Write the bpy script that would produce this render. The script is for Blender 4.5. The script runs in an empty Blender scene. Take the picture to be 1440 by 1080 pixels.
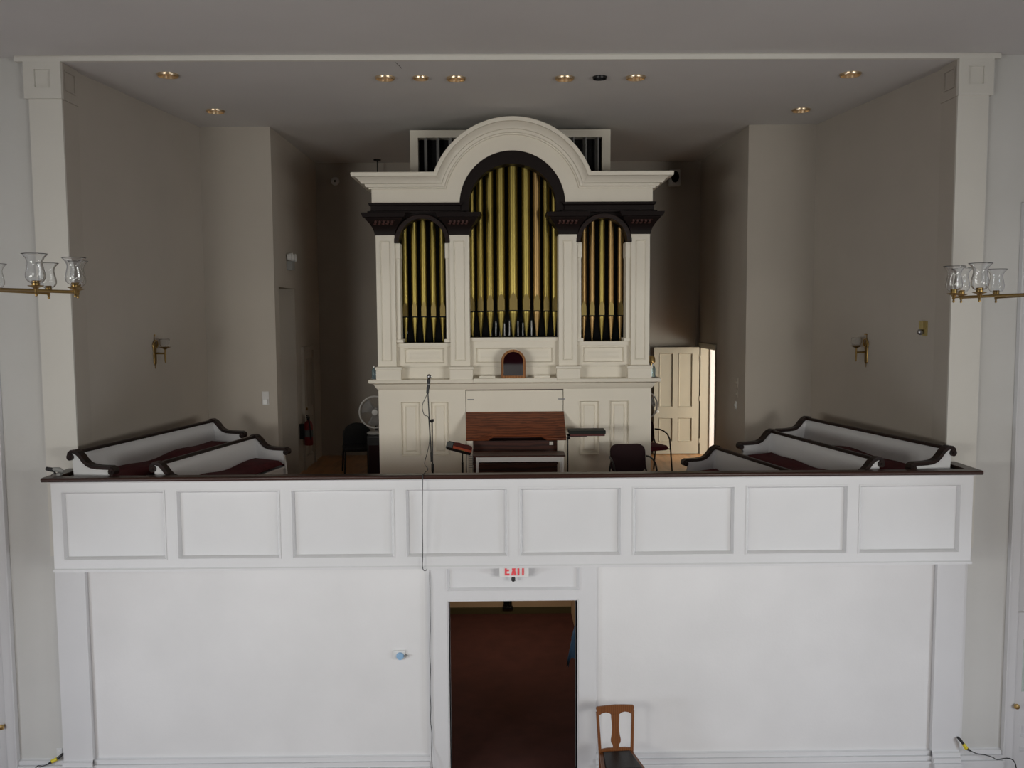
import bpy, bmesh, math, random
from mathutils import Vector, Matrix
random.seed(7)
C = bpy.context.scene.collection
PI = math.pi
# ------------------------------------------------------------------ camera model
F = 1260.0
CAM = Vector((0, 0, 5.26))
yaw, pitch, roll = math.atan(13.0/F), math.radians(4.6), 0.0062
fw = Vector((math.sin(yaw)*math.cos(pitch), math.cos(yaw)*math.cos(pitch), -math.sin(pitch)))
rt0 = Vector((math.cos(yaw), -math.sin(yaw), 0)); up0 = rt0.cross(fw)
rt = rt0*math.cos(roll) - up0*math.sin(roll); up = up0*math.cos(roll) + rt0*math.sin(roll)
def ray(px, py): return fw + rt*((px-720)/F) - up*((py-540)/F)
def at(px, py, Y):                      # point of the plane y = Y seen at a pixel of the photograph
    d = ray(px, py); return CAM + d*((Y-CAM.y)/d.y)
def atz(px, py, Z):
    d = ray(px, py); return CAM + d*((Z-CAM.z)/d.z)
def atx(px, py, X):
    d = ray(px, py); return CAM + d*((X-CAM.x)/d.x)
def atw(px, py, a, b):                  # on the vertical wall through plan points a, b
    d = ray(px, py); n = Vector((b[1]-a[1], -(b[0]-a[0]), 0))
    t = n.dot(Vector((a[0], a[1], 0))-Vector((CAM.x, CAM.y, 0)))/n.dot(Vector((d.x, d.y, 0)))
    return CAM + d*t
def gx(px, Y, py=430): return at(px, py, Y).x
def gz(py, Y, px=720): return at(px, py, Y).z

cam = bpy.data.cameras.new('camera'); cam.sensor_width = 36; cam.lens = 36*F/1440; cam.clip_end = 100; cam.clip_start = .05
co = bpy.data.objects.new('camera', cam); C.objects.link(co)
m = Matrix(((rt.x, up.x, -fw.x, CAM.x), (rt.y, up.y, -fw.y, CAM.y), (rt.z, up.z, -fw.z, CAM.z), (0, 0, 0, 1)))
co.matrix_world = m; bpy.context.scene.camera = co

# ------------------------------------------------------------------ materials
def lin(c): return tuple(((v/12.92) if v <= .04045 else ((v+.055)/1.055)**2.4) for v in c)
def mat(name, col, rough=.6, metal=0., var=0., scale=6., bump=0., bscale=60., trans=0., ior=1.45, spec=None, stretch=(1, 1, 1)):
    M = bpy.data.materials.new(name); M.use_nodes = True; nt = M.node_tree; b = nt.nodes['Principled BSDF']
    b.inputs['Base Color'].default_value = (*col, 1); b.inputs['Roughness'].default_value = rough; b.inputs['Metallic'].default_value = metal
    b.inputs['IOR'].default_value = ior
    if trans: b.inputs['Transmission Weight'].default_value = trans
    if spec is not None: b.inputs['Specular IOR Level'].default_value = spec
    if var or bump:
        tc = nt.nodes.new('ShaderNodeTexCoord'); mp = nt.nodes.new('ShaderNodeMapping'); mp.inputs['Scale'].default_value = stretch
        nt.links.new(tc.outputs['Object'], mp.inputs['Vector'])
    if var:
        n = nt.nodes.new('ShaderNodeTexNoise'); n.inputs['Scale'].default_value = scale; n.inputs['Detail'].default_value = 5
        nt.links.new(mp.outputs['Vector'], n.inputs['Vector'])
        r = nt.nodes.new('ShaderNodeValToRGB'); r.color_ramp.elements[0].position = .3; r.color_ramp.elements[1].position = .7
        r.color_ramp.elements[0].color = (*[v*(1-var) for v in col], 1); r.color_ramp.elements[1].color = (*[min(1, v*(1+var)) for v in col], 1)
        nt.links.new(n.outputs['Fac'], r.inputs['Fac']); nt.links.new(r.outputs['Color'], b.inputs['Base Color'])
    if bump:
        n2 = nt.nodes.new('ShaderNodeTexNoise'); n2.inputs['Scale'].default_value = bscale; n2.inputs['Detail'].default_value = 3
        nt.links.new(mp.outputs['Vector'], n2.inputs['Vector'])
        bp = nt.nodes.new('ShaderNodeBump'); bp.inputs['Strength'].default_value = bump; bp.inputs['Distance'].default_value = .01
        nt.links.new(n2.outputs['Fac'], bp.inputs['Height']); nt.links.new(bp.outputs['Normal'], b.inputs['Normal'])
    return M
def wood(name, c0, c1, rough=.35, scale=3., axis='X', dist=6., spec=.5):
    M = bpy.data.materials.new(name); M.use_nodes = True; nt = M.node_tree; b = nt.nodes['Principled BSDF']
    b.inputs['Roughness'].default_value = rough; b.inputs['Specular IOR Level'].default_value = spec
    tc = nt.nodes.new('ShaderNodeTexCoord'); mp = nt.nodes.new('ShaderNodeMapping')
    mp.inputs['Scale'].default_value = {'X': (.18, 1, 1), 'Y': (1, .18, 1), 'Z': (1, 1, .18)}[axis]
    nt.links.new(tc.outputs['Object'], mp.inputs['Vector'])
    w = nt.nodes.new('ShaderNodeTexWave'); w.wave_type = 'BANDS'; w.bands_direction = 'Z' if axis != 'Z' else 'X'
    w.inputs['Scale'].default_value = scale; w.inputs['Distortion'].default_value = dist; w.inputs['Detail'].default_value = 4; w.inputs['Detail Scale'].default_value = 1.6
    nt.links.new(mp.outputs['Vector'], w.inputs['Vector'])
    r = nt.nodes.new('ShaderNodeValToRGB'); r.color_ramp.elements[0].color = (*c0, 1); r.color_ramp.elements[1].color = (*c1, 1)
    r.color_ramp.elements[0].position = .1; r.color_ramp.elements[1].position = .75
    nt.links.new(w.outputs['Fac'], r.inputs['Fac']); nt.links.new(r.outputs['Color'], b.inputs['Base Color'])
    return M
MT = dict(
    plaster=mat('plaster_white', (.79, .785, .785), .8, var=.035, scale=1.3, bump=.08, bscale=40),
    upper=mat('upper_wall_shade_tone', (.70, .68, .625), .6, var=.02, scale=1.3),  # same white, darkened and warmed to put upper wall shade into the colour
    outer=mat('outer_wall_shade_tone', (.65, .645, .62), .75, var=.03, scale=1.3),  # white wall, colour lowered to stand in for dimmer light higher up
    trimw=mat('trim_white', (.725, .725, .735), .5, var=.015, scale=2),
    ceil=mat('ceiling_paint', (.66, .645, .63), .85, var=.02, scale=1),
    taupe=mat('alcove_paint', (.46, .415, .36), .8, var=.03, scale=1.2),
    taupe_ceil=mat('alcove_ceiling_paint', (.65, .635, .62), .85, var=.02, scale=1),
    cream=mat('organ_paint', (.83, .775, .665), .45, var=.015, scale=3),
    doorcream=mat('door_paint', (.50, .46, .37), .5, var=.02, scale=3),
    dark=wood('dark_walnut', (.012, .006, .005), (.022, .010, .008), .38, 5, 'X', 4, spec=.3),
    capdark=mat('capital_stain', (.009, .0045, .004), .5, spec=.25),
    carve=mat('carved_stain', (.05, .014, .010), .6),
    rail=wood('rail_mahogany', (.018, .008, .006), (.04, .016, .011), .32, 4, 'X', 4, spec=.35),
    oak=wood('oak_lid', (.095, .022, .008), (.20, .056, .020), .38, 11, 'X', 7),
    oakdark=wood('keydesk_wood', (.03, .008, .005), (.07, .018, .01), .4, 6, 'X', 6),
    chairwood=wood('chair_oak', (.15, .048, .012), (.21, .072, .020), .35, 14, 'Z', 3),
    floorwood=wood('floor_boards', (.36, .17, .06), (.55, .28, .11), .3, 5, 'Y', 3),
    frame=wood('mirror_frame_wood', (.20, .075, .02), (.36, .15, .045), .35, 8, 'Z', 4),
    gold=mat('pipe_gold', (.37, .29, .085), .42, 1, var=.10, scale=2.0, stretch=(3, 3, .5)),
    copper=mat('pipe_copper_gold', (.44, .29, .125), .43, 1, var=.10, scale=2.0, stretch=(3, 3, .5)),
    lip=mat('pipe_lip_gold', (.30, .225, .085), .42, 1),
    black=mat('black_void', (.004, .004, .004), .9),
    blackp=mat('black_plastic', (.012, .012, .013), .45),
    blackm=mat('black_metal', (.014, .014, .015), .35, .3),
    steel=mat('steel', (.42, .42, .43), .35, 1),
    louvre=mat('louvre_grey', (.30, .30, .29), .5),
    brass=mat('brass', (.60, .42, .17), .28, 1),
    brassd=mat('aged_brass', (.30, .20, .075), .38, 1),
    canbrass=mat('can_brass', (.80, .64, .44), .30, 1),
    glass=mat('clear_glass', (.97, .98, .99), .02, trans=1., ior=1.45),
    red=mat('red_velvet', (.075, .006, .010), .9, var=.25, scale=9, bump=.3, bscale=25),
    carpet=mat('carpet_maroon', (.078, .024, .018), .95, var=.15, scale=4, bump=.3, bscale=250),
    nfloor=mat('nave_carpet', (.30, .22, .21), .95, var=.1, scale=5),
    maroon=mat('maroon_fabric', (.022, .006, .008), .85, bump=.3, bscale=250),
    maroonl=mat('maroon_seat_fabric', (.13, .012, .03), .85, bump=.3, bscale=250),
    leather=mat('black_leather', (.010, .010, .010), .4, bump=.15, bscale=80),
    white=mat('white_plastic', (.78, .78, .77), .4),
    fanw=mat('fan_white', (.62, .61, .59), .45),
    fangrey=mat('fan_wire', (.33, .32, .31), .5),
    beige=mat('beige_plastic', (.42, .33, .13), .45),
    tan=mat('vestibule_wall', (.62, .46, .30), .8, var=.04, scale=2),
    skirt=mat('vestibule_skirting', (.10, .085, .04), .5),
    mirror=mat('mirror_glass', (.82, .82, .82), .03, 1),
    blue=mat('blue_cloth', (.09, .19, .34), .85, bump=.2, bscale=200),
    dialblue=mat('dial_blue', (.30, .50, .72), .3),
    bookred=mat('hymnal_red', (.48, .085, .04), .5, var=.1, scale=20),
    bookdark=mat('hymnal_spine', (.08, .012, .010), .5),
    paper=mat('paper', (.75, .72, .66), .8),
    grey=mat('grey_board', (.10, .11, .11), .7),
    binder=mat('binder_green_black', (.010, .013, .011), .6, spec=.3),
    extred=mat('extinguisher_red', (.16, .010, .012), .35),
    exitred=mat('exit_red', (.85, .09, .11), .5),
    yellow=mat('plug_yellow', (.70, .58, .02), .4),
    bottle=mat('bottle_blue', (.55, .78, .92), .05, trans=.9, ior=1.33),
    line=mat('hairline_gap', (.10, .095, .09), .9),
    glassgreen=mat('door_glass', (.62, .70, .66), .15),
)

# ------------------------------------------------------------------ mesh builder
class MB:
    def __init__(s): s.V = []; s.Fc = []
    def add(s, v, f):
        o = len(s.V); s.V += [Vector(p) for p in v]; s.Fc += [tuple(i+o for i in q) for q in f]; return s
    def box(s, x0, x1, y0, y1, z0, z1):
        v = [(x, y, z) for x in (x0, x1) for y in (y0, y1) for z in (z0, z1)]
        return s.add(v, [(0, 1, 3, 2), (4, 6, 7, 5), (0, 4, 5, 1), (2, 3, 7, 6), (0, 2, 6, 4), (1, 5, 7, 3)])
    def quad(s, a, b, c, d): return s.add([a, b, c, d], [(0, 1, 2, 3)])
    def prism(s, poly, a, b, axis='Y'):
        n = len(poly)
        def P(p, t): return {'Y': (p[0], t, p[1]), 'X': (t, p[0], p[1]), 'Z': (p[0], p[1], t)}[axis]
        v = [P(p, a) for p in poly]+[P(p, b) for p in poly]
        return s.add(v, [tuple(range(n)), tuple(range(2*n-1, n-1, -1))]+[(i, (i+1) % n, n+(i+1) % n, n+i) for i in range(n)])
    def strip(s, la, lb):               # quads between two polylines
        n = len(la); return s.add(list(la)+list(lb), [(i, i+1, n+i+1, n+i) for i in range(n-1)])
    def tube(s, pts, r, seg=8, caps=True):
        pts = [Vector(p) for p in pts]; n = len(pts); rs = r if isinstance(r, (list, tuple)) else [r]*n
        v = []; prev = None
        for i, p in enumerate(pts):
            t = (pts[min(i+1, n-1)]-pts[max(i-1, 0)]).normalized()
            if prev is None:
                a = Vector((0, 0, 1)) if abs(t.z) < .9 else Vector((1, 0, 0)); u = t.cross(a).normalized()
            else:
                u = (prev - t*prev.dot(t)).normalized()
            prev = u; w = t.cross(u)
            for k in range(seg):
                an = 2*PI*k/seg; v.append(p+(u*math.cos(an)+w*math.sin(an))*rs[i])
        f = [(i*seg+k, i*seg+(k+1) % seg, (i+1)*seg+(k+1) % seg, (i+1)*seg+k) for i in range(n-1) for k in range(seg)]
        if caps: f += [tuple(range(seg-1, -1, -1)), tuple(range((n-1)*seg, n*seg))]
        return s.add(v, f)
    def lathe(s, prof, c=(0, 0, 0), axis='Z', seg=20, sq=1.):
        c = Vector(c); v = []; n = len(prof)
        for (r, z) in prof:
            for k in range(seg):
                a = 2*PI*k/seg; x, y = r*math.cos(a), r*math.sin(a)*sq
                v.append(c+Vector({'Z': (x, y, z), 'Y': (x, z, y), 'X': (z, x, y)}[axis]))
        f = [(i*seg+k, i*seg+(k+1) % seg, (i+1)*seg+(k+1) % seg, (i+1)*seg+k) for i in range(n-1) for k in range(seg)]
        if prof[0][0] > 0: pass
        return s.add(v, f)
    def sphere(s, c, r, seg=12, sc=(1, 1, 1)):
        prof = [(max(1e-4, math.sin(PI*i/8)), -math.cos(PI*i/8)) for i in range(9)]
        v = []; c = Vector(c)
        for (q, z) in prof:
            for k in range(seg):
                a = 2*PI*k/seg; v.append(c+Vector((q*math.cos(a)*r*sc[0], q*math.sin(a)*r*sc[1], z*r*sc[2])))
        return s.add(v, [(i*seg+k, i*seg+(k+1) % seg, (i+1)*seg+(k+1) % seg, (i+1)*seg+k) for i in range(8) for k in range(seg)])
    def torus(s, c, R, r, axis='Y', seg=32, a0=0., a1=2*PI):
        full = abs(a1-a0) > 6.28; n = seg+1
        pts = []
        for i in range(n):
            a = a0+(a1-a0)*i/seg; x, y = R*math.cos(a), R*math.sin(a)
            pts.append(Vector(c)+Vector({'Z': (x, y, 0), 'Y': (x, 0, y), 'X': (0, x, y)}[axis]))
        return s.tube(pts, r, 6)
    def mitre(s, x0, x1, yf, yb, prof):  # U-shaped moulding round a front and two sides; prof = (z, forward)
        L = [[(x0-f, yb, z), (x0-f, yf-f, z), (x1+f, yf-f, z), (x1+f, yb, z)] for z, f in prof]
        for a, b in zip(L, L[1:]): s.strip(a, b)
        for q in (L[0], L[-1]): s.add(q, [(0, 1, 2, 3)])
        s.add([l[0] for l in L]+[l[3] for l in L], [tuple(list(range(len(L)))+list(range(2*len(L)-1, len(L)-1, -1)))])
        return s
    def board(s, x0, x1, z0, z1, yf, yb, holes, depth=.04):   # a board with rectangular recesses cut in its front
        xs = sorted({x0, x1}|{h[0] for h in holes}|{h[1] for h in holes}); zs = sorted({z0, z1}|{h[2] for h in holes}|{h[3] for h in holes})
        for i in range(len(xs)-1):
            for j in range(len(zs)-1):
                cx, cz = (xs[i]+xs[i+1])/2, (zs[j]+zs[j+1])/2
                if not any(h[0] < cx < h[1] and h[2] < cz < h[3] for h in holes):
                    s.quad((xs[i], yf, zs[j]), (xs[i+1], yf, zs[j]), (xs[i+1], yf, zs[j+1]), (xs[i], yf, zs[j+1]))
        for (a, b, c, d) in holes:
            y2 = yf+depth
            A = [(a, yf, c), (b, yf, c), (b, yf, d), (a, yf, d)]; B = [(p[0], y2, p[2]) for p in A]
            s.strip(A+[A[0]], B+[B[0]])
        A = [(x0, yf, z0), (x1, yf, z0), (x1, yf, z1), (x0, yf, z1)]; B = [(p[0], yb, p[2]) for p in A]
        s.strip(A+[A[0]], B+[B[0]]); s.quad(*B)
        return s
    def panel(s, a, b, c, d, yf, depth=.04, w=.02, raise_=0.):  # closes one such recess: a stepped moulding, then the field
        def ring(i, y): return [(a+i, y, c+i), (b-i, y, c+i), (b-i, y, d-i), (a+i, y, d-i)]
        R = [ring(-.004, yf+depth*.95), ring(-.004, yf-.006), ring(w*.3, yf-.009), ring(w*.6, yf+.004), ring(w, yf+depth*.55), ring(w*1.15, yf+depth)]
        if raise_: R += [ring(w*3, yf+depth), ring(w*4.2, yf+depth-raise_)]
        for p, q in zip(R, R[1:]): s.strip(p+[p[0]], q+[q[0]])
        s.quad(*R[-1]); return s
    def build(s, name, mt, parent=None, bevel=0., smooth=True, off=None, ang=35):
        me = bpy.data.meshes.new(name)
        o = Vector(off) if off is not None else (Vector(parent.get('_o', (0, 0, 0))) if parent else Vector((0, 0, 0)))
        me.from_pydata([tuple(p-o) for p in s.V], [], s.Fc); me.validate()
        b = bmesh.new(); b.from_mesh(me); bmesh.ops.remove_doubles(b, verts=b.verts, dist=1e-5); bmesh.ops.recalc_face_normals(b, faces=b.faces); b.to_mesh(me); b.free()
        if smooth:
            me.shade_smooth(); me.set_sharp_from_angle(angle=math.radians(ang))
        me.materials.append(MT[mt])
        ob = bpy.data.objects.new(name, me); C.objects.link(ob)
        if parent: ob.parent = parent
        elif off is not None: ob.location = o
        if bevel:
            bv = ob.modifiers.new('bevel', 'BEVEL'); bv.width = bevel; bv.segments = 2; bv.limit_method = 'ANGLE'; bv.angle_limit = math.radians(40)
        if parent and '_o' in parent.keys(): ob['_o'] = tuple(o)
        return ob
def tag(o, label, cat, group=None, kind=None):
    o['label'] = label; o['category'] = cat
    if group: o['group'] = group
    if kind: o['kind'] = kind
    return o
def thing(name, label, cat, loc=(0, 0, 0), group=None, kind=None, world=True, rz=0.):
    e = bpy.data.objects.new(name, None); C.objects.link(e); e.location = loc; e.rotation_euler = (0, 0, rz); e.empty_display_size = .1
    if world: e['_o'] = tuple(loc)        # parts given in world coordinates are re-based on the thing
    return tag(e, label, cat, group, kind)
def one(mb, name, mt, label, cat, base=None, **k):
    g = k.pop('group', None); kd = k.pop('kind', None)
    if base is None:
        xs = [p.x for p in mb.V]; ys = [p.y for p in mb.V]; zs = [p.z for p in mb.V]
        base = ((min(xs)+max(xs))/2, (min(ys)+max(ys))/2, min(zs))
    return tag(mb.build(name, mt, off=base, **k), label, cat, g, kd)
def struct(mb, name, mt, label, cat, **k): return one(mb, name, mt, label, cat, kind='structure', **k)

# ------------------------------------------------------------------ main planes
YC = 9.70                                  # face of the big pilasters
YB = 9.17                                  # balcony front
YW = YC+.06                                # wall under the balcony
X0 = .10
ZN = gz(77, YC); ZA = gz(84.5, YC)
T_ = 9.98
ZB = 2.68                                  # balcony floor
d = ray(330, 178.5); YM = CAM.y+d.y*(ZA-CAM.z)/d.z
d = ray(715, 228); YK = CAM.y+d.y*(ZA-CAM.z)/d.z
YM = round(YM, 3); YK = round(YK, 3)
XLi, XRi = gx(94, YC, 300), gx(1342, YC, 300); XLo, XRo = gx(48, YC, 300), gx(1385, YC, 300)
XLm, XRm = gx(287, YM, 380), gx(1144, YM, 380)
XLn, XRn = gx(389, YM, 390), gx(1049, YM, 390)
XLk, XRk = gx(443, YK, 330), gx(985.5, YK, 330)
print('ZN %.3f ZA %.3f YM %.2f YK %.2f' % (ZN, ZA, YM, YK), [round(v, 2) for v in (XLi, XRi, XLm, XRm, XLn, XRn, XLk, XRk)])
XLn = XLk = (XLn+XLk)/2; XRn = XRk = (XRn+XRk)/2
NX0, NX1, NY = -7.0, 7.2, -9.0
YR = YC+.36                                # back of the pilaster return
aL, bL = (XLi-.03, YR), (XLm, YM); aR, bR = (XRi+.03, YR), (XRm, YM)

# ------------------------------------------------------------------ shell
b = MB(); b.box(NX0, NX1, NY, 9.9, -.12, 0); struct(b, 'floor', 'nfloor', 'carpeted floor of the nave below the balcony', 'floor')
b = MB(); b.box(NX0, NX1, NY, T_, ZN, ZN+.2); ceil = struct(b, 'ceiling', 'ceil', 'flat grey white nave ceiling in front of the organ alcove', 'ceiling')
b = MB()
for pa, pb in (((165, 0), (262, 77)), ((1267, 0), (1168, 77))):
    xx = atz(pb[0], pb[1]+.5, ZN).x; b.box(xx-.009, xx+.009, 2.0, YC-.03, ZN-.0015, ZN)
b.build('plaster_seam', 'line', ceil)
# trim strip between the nave ceiling and the alcove
b = MB(); b.prism([(YC-.02, ZN+.01), (YC-.035, ZN-.012), (YC-.03, ZA-.004), (YC+.02, ZA-.004), (YC+.02, ZN+.01)], XLo-.12, XRo+.1, 'X')
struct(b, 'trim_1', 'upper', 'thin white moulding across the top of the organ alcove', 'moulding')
# front walls of the nave, either side of and below the alcove
DO = (gx(632, YW, 950), gx(811.5, YW, 950)); ZD = gz(844, YW)
b = MB(); T = 9.98
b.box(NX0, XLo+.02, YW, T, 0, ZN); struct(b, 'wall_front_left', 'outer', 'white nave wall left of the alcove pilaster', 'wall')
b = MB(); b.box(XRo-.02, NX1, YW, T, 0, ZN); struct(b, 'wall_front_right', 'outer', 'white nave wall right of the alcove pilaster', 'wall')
b = MB(); b.box(XLo+.02, DO[0], YW, T, 0, 2.632); b.box(DO[1], XRo-.02, YW, T, 0, 2.632); b.box(DO[0], DO[1], YW, T, ZD, 2.62)
struct(b, 'wall_front', 'plaster', 'scuffed white wall under the balcony with the open doorway', 'wall')
# side and rear walls of the nave, with their tall windows
WIN = [(-6.2, -4.4), (-2.6, -.8), (1.0, 2.8), (4.6, 6.4)]; WZ = (1.0, 4.7)
for sd, xa, xb, nm in ((-1, NX0-.3, NX0, 'wall_left'), (1, NX1, NX1+.3, 'wall_right')):
    b = MB(); b.box(xa, xb, NY, T, 0, WZ[0]); b.box(xa, xb, NY, T, WZ[1], ZN)
    ys = [NY]+[v for w in WIN for v in w]+[T]
    for k in range(0, len(ys), 2): b.box(xa, xb, ys[k], ys[k+1], WZ[0], WZ[1])
    struct(b, nm, 'plaster', 'white %s side wall of the nave with tall windows' % nm[5:], 'wall')
b = MB(); b.box(NX0-.3, NX1+.3, NY-.3, NY, 0, ZN); struct(b, 'wall_back', 'plaster', 'white rear wall of the nave behind the viewer', 'wall')

b = MB(); b.box(-1.6, 1.8, NY, NY+.06, 3.75, 5.9); struct(b, 'trim_9', 'maroonl', 'dark red curtain added on the rear wall for the mirror to reflect', 'backdrop')  # added out of view to give the organ mirror something dark to reflect
# pilasters: upper shafts with capital blocks
def pilaster(nm, xo, xi, s, label):
    x0, x1 = min(xo, xi), max(xo, xi)
    zt = ZA; zc = gz(134, YC); t = thing(nm, label, 'pilaster', (xi, YC, ZB), kind='structure')
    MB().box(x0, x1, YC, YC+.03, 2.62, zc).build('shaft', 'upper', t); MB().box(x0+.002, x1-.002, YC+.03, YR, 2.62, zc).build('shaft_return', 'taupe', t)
    e = .03; q = (x0-e if s < 0 else x0-.012, x1+.012 if s < 0 else x1+e)
    cx = (q[0]+q[1])/2; h = .082; hz0, hz1 = gz(121, YC), gz(96, YC)
    b = MB(); b.board(q[0], q[1], zc-.02, zt, YC-.03, YC+.02, [(cx-h, cx+h, hz0, hz1)], .022)
    b.quad((cx-h, YC-.008, hz0), (cx+h, YC-.008, hz0), (cx+h, YC-.008, hz1), (cx-h, YC-.008, hz1))
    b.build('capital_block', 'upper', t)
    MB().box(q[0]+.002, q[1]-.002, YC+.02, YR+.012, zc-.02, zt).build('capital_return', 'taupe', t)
    xs = q[1] if s < 0 else q[0]; f = .006*(1 if s < 0 else -1)      # framed square on the side face
    b = MB(); yc = (YC+YR)/2-.01
    for (ya, yb_, za, zb) in ((yc-.10, yc+.10, hz0-.015, hz0), (yc-.10, yc+.10, hz1, hz1+.015), (yc-.115, yc-.10, hz0-.015, hz1+.015), (yc+.10, yc+.115, hz0-.015, hz1+.015)):
        b.box(min(xs, xs+f*2), max(xs, xs+f*2), ya, yb_, za, zb)
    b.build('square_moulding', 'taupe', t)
pilaster('trim_2', XLo, XLi, -1, 'tall white pilaster at the left edge of the alcove')
pilaster('trim_3', XRo, XRi, 1, 'tall white pilaster at the right edge of the alcove')
# lower pilasters
LPi, LPo = gx(125.5, YC, 950), gx(84, YC, 950); RPi, RPo = gx(1313.5, YC, 950), gx(1352, YC, 950)
for nm, a, c, lb in (('trim_4', LPo, LPi, 'lower white pilaster below the left end of the balcony'), ('trim_5', RPi, RPo, 'lower white pilaster below the right end of the balcony')):
    b = MB(); b.box(a, c, YC, YW+.01, .2, 2.62); struct(b, nm, 'trimw', lb, 'pilaster')
# stepped baseboards
bh = gz(1059, YW)
def skirt(b, xa, xb, y):
    prof = [(0, .085), (bh-.125, .085), (bh-.118, .078), (bh-.116, .050), (bh-.104, .050), (bh-.102, .062), (bh-.062, .058), (bh-.060, .032), (bh-.050, .032), (bh-.048, .040), (bh-.012, .034), (bh-.010, .012), (bh, 0)]
    b.prism([(y+.02, 0)]+[(y-f, z) for z, f in prof]+[(y+.02, bh)], xa, xb, 'X')
KL = gx(603, YW, 950)-.0; KR = gx(838, YW, 950)
b = MB(); skirt(b, LPi, KL, YW); struct(b, 'baseboard_left', 'trimw', 'stepped white baseboard left of the doorway', 'baseboard')
b = MB(); skirt(b, KR, RPi, YW); struct(b, 'baseboard_right', 'trimw', 'stepped white baseboard right of the doorway', 'baseboard')
b = MB(); skirt(b, LPo, LPi, YC); skirt(b, gx(26, YW, 1070), LPo, YW); struct(b, 'baseboard_far_left', 'trimw', 'stepped white baseboard around the left pilaster', 'baseboard')
b = MB(); skirt(b, RPi, RPo, YC); skirt(b, RPo, gx(1408, YW, 1070), YW); struct(b, 'baseboard_far_right', 'trimw', 'stepped white baseboard around the right pilaster', 'baseboard')

# doorway casing with its overdoor panel
t = thing('door_1', 'white cased open doorway under the balcony', 'doorway', ((DO[0]+DO[1])/2, YW, 0), kind='structure')
yc = YW-.035
ph = (gx(627.5, yc, 815), gx(815.7, yc, 815), gz(831, yc), 2.60)
for xa, xb in ((KL, DO[0]-.015), (DO[1]+.015, KR)): b = MB(); b.box(xa, xb, yc, YW+.01, 0, ZD+.015); b.build('casing_jamb', 'trimw', t)
b = MB(); b.board(KL, KR, ZD+.015, 2.62, yc, YW+.01, [ph], .03); b.build('casing_head', 'trimw', t)
b = MB(); b.panel(*ph, yc, .03, .03); b.build('overdoor_panel', 'trimw', t)
b = MB(); b.box(DO[0]-.02, DO[0], yc+.01, T+.03, 0, ZD+.02); b.box(DO[1], DO[1]+.02, yc+.01, T+.03, 0, ZD+.02); b.box(DO[0], DO[1], yc+.01, T+.03, ZD, ZD+.02); b.build('jamb_lining', 'trimw', t)

# vestibule behind the doorway
VY = atz(720, 862.5, 0.).y
b = MB(); b.box(-3.2, 3.4, 9.72, VY+.3, -.13, .004); struct(b, 'floor_vestibule', 'carpet', 'dark maroon carpet seen through the doorway', 'floor')
VXR = gx(803, VY, 850)
b = MB(); b.box(-3.2, VXR+.1, VY, VY+.2, 0, 2.46); struct(b, 'wall_vestibule', 'tan', 'tan far wall of the vestibule', 'wall')
b = MB(); b.box(VXR, VXR+.12, VY-1.0, VY, .0, 2.46); b.box(VXR, 3.4, VY-1.12, VY-1.0, 0, 2.46); b.box(3.3, 3.4, T, VY-1.1, 0, 2.46); b.box(-3.2, -3.1, T, VY, 0, 2.46)
struct(b, 'wall_vestibule_side', 'tan', 'tan side walls of the vestibule', 'wall')
b = MB(); b.box(-3.1, VXR, VY-.03, VY, 0, .115); struct(b, 'baseboard_vestibule', 'skirt', 'dark stained baseboard on the vestibule far wall', 'baseboard')
b = MB(); b.box(-3.2, 3.4, T, VY+.2, 2.41, 2.46); struct(b, 'ceiling_vestibule', 'ceil', 'ceiling of the vestibule below the balcony', 'ceiling')

# tall casings with doors at the outer ends of the front wall
def end_door(nm, px_in, px_out, s, label, py_line, pyk, pxk):
    xi = gx(px_in, YW, 1000); xo = gx(px_out, YW, 1000); far = xo+s*1.0
    t = thing(nm, label, 'door', ((xi+far)/2, YW, 0), kind='structure')
    zl = gz(py_line, YW, pxk)
    b = MB(); x0, x1 = sorted((xi, xo)); b.box(x0, x1, YW-.05, YW+.01, 0, 6.4); e = .02; xe = xi
    b.box(min(xi, xi+s*e), max(xi, xi+s*e), YW-.065, YW-.04, 0, 6.4); b.build('casing', 'trimw', t, bevel=.005)
    x0, x1 = sorted((xo, far)); b = MB(); b.box(x0, x1, YW-.012, YW+.01, zl+.012, 6.4); b.build('overdoor_board', 'trimw', t)
    a, c = (xo+s*.085, xo+s*.45) if s > 0 else (xo+s*.45, xo+s*.085)
    H = [(gz(1042, YW), gz(1060, YW)), (gz(1024, YW, 1430), gz(978, YW, 1430)), (gz(955, YW, 1430), gz(905, YW, 1430)), (gz(893, YW, 1430), gz(870, YW, 1430))]
    holes = [(a, c, .25, gz(1056, YW)), (a, c, gz(1042, YW), gz(1026, YW)), (a, c, gz(978, YW), gz(905, YW)), (a, c, gz(893, YW), gz(872, YW))]
    b = MB(); b.board(x0, x1, .01, zl, YW-.03, YW+.01, holes, .02); lf = b.build('leaf', 'trimw', t)
    for i, h in enumerate(holes):
        MB().panel(*h, YW-.03, .02, .015).build('glass_pane' if i == 2 else 'panel', 'glassgreen' if i == 2 else 'trimw', t)
    k = at(pxk, pyk, YW-.07)
    b = MB(); b.lathe([(0.001, -.035), (.026, -.03), (.032, -.012), (.024, .006), (.012, .012), (.012, .04), (.03, .042), (.03, .05)], (k.x, k.y, k.z), 'Y', 16); b.build('knob', 'brass', t)
end_door('door_2', 1408.5, 1423, 1, 'white panelled door with brass knob at the right edge of the photo', 860, 993, 1429)
end_door('door_3', 25, 10, -1, 'white door with metal knob at the left edge of the photo', 877, 1022, 3)

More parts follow.
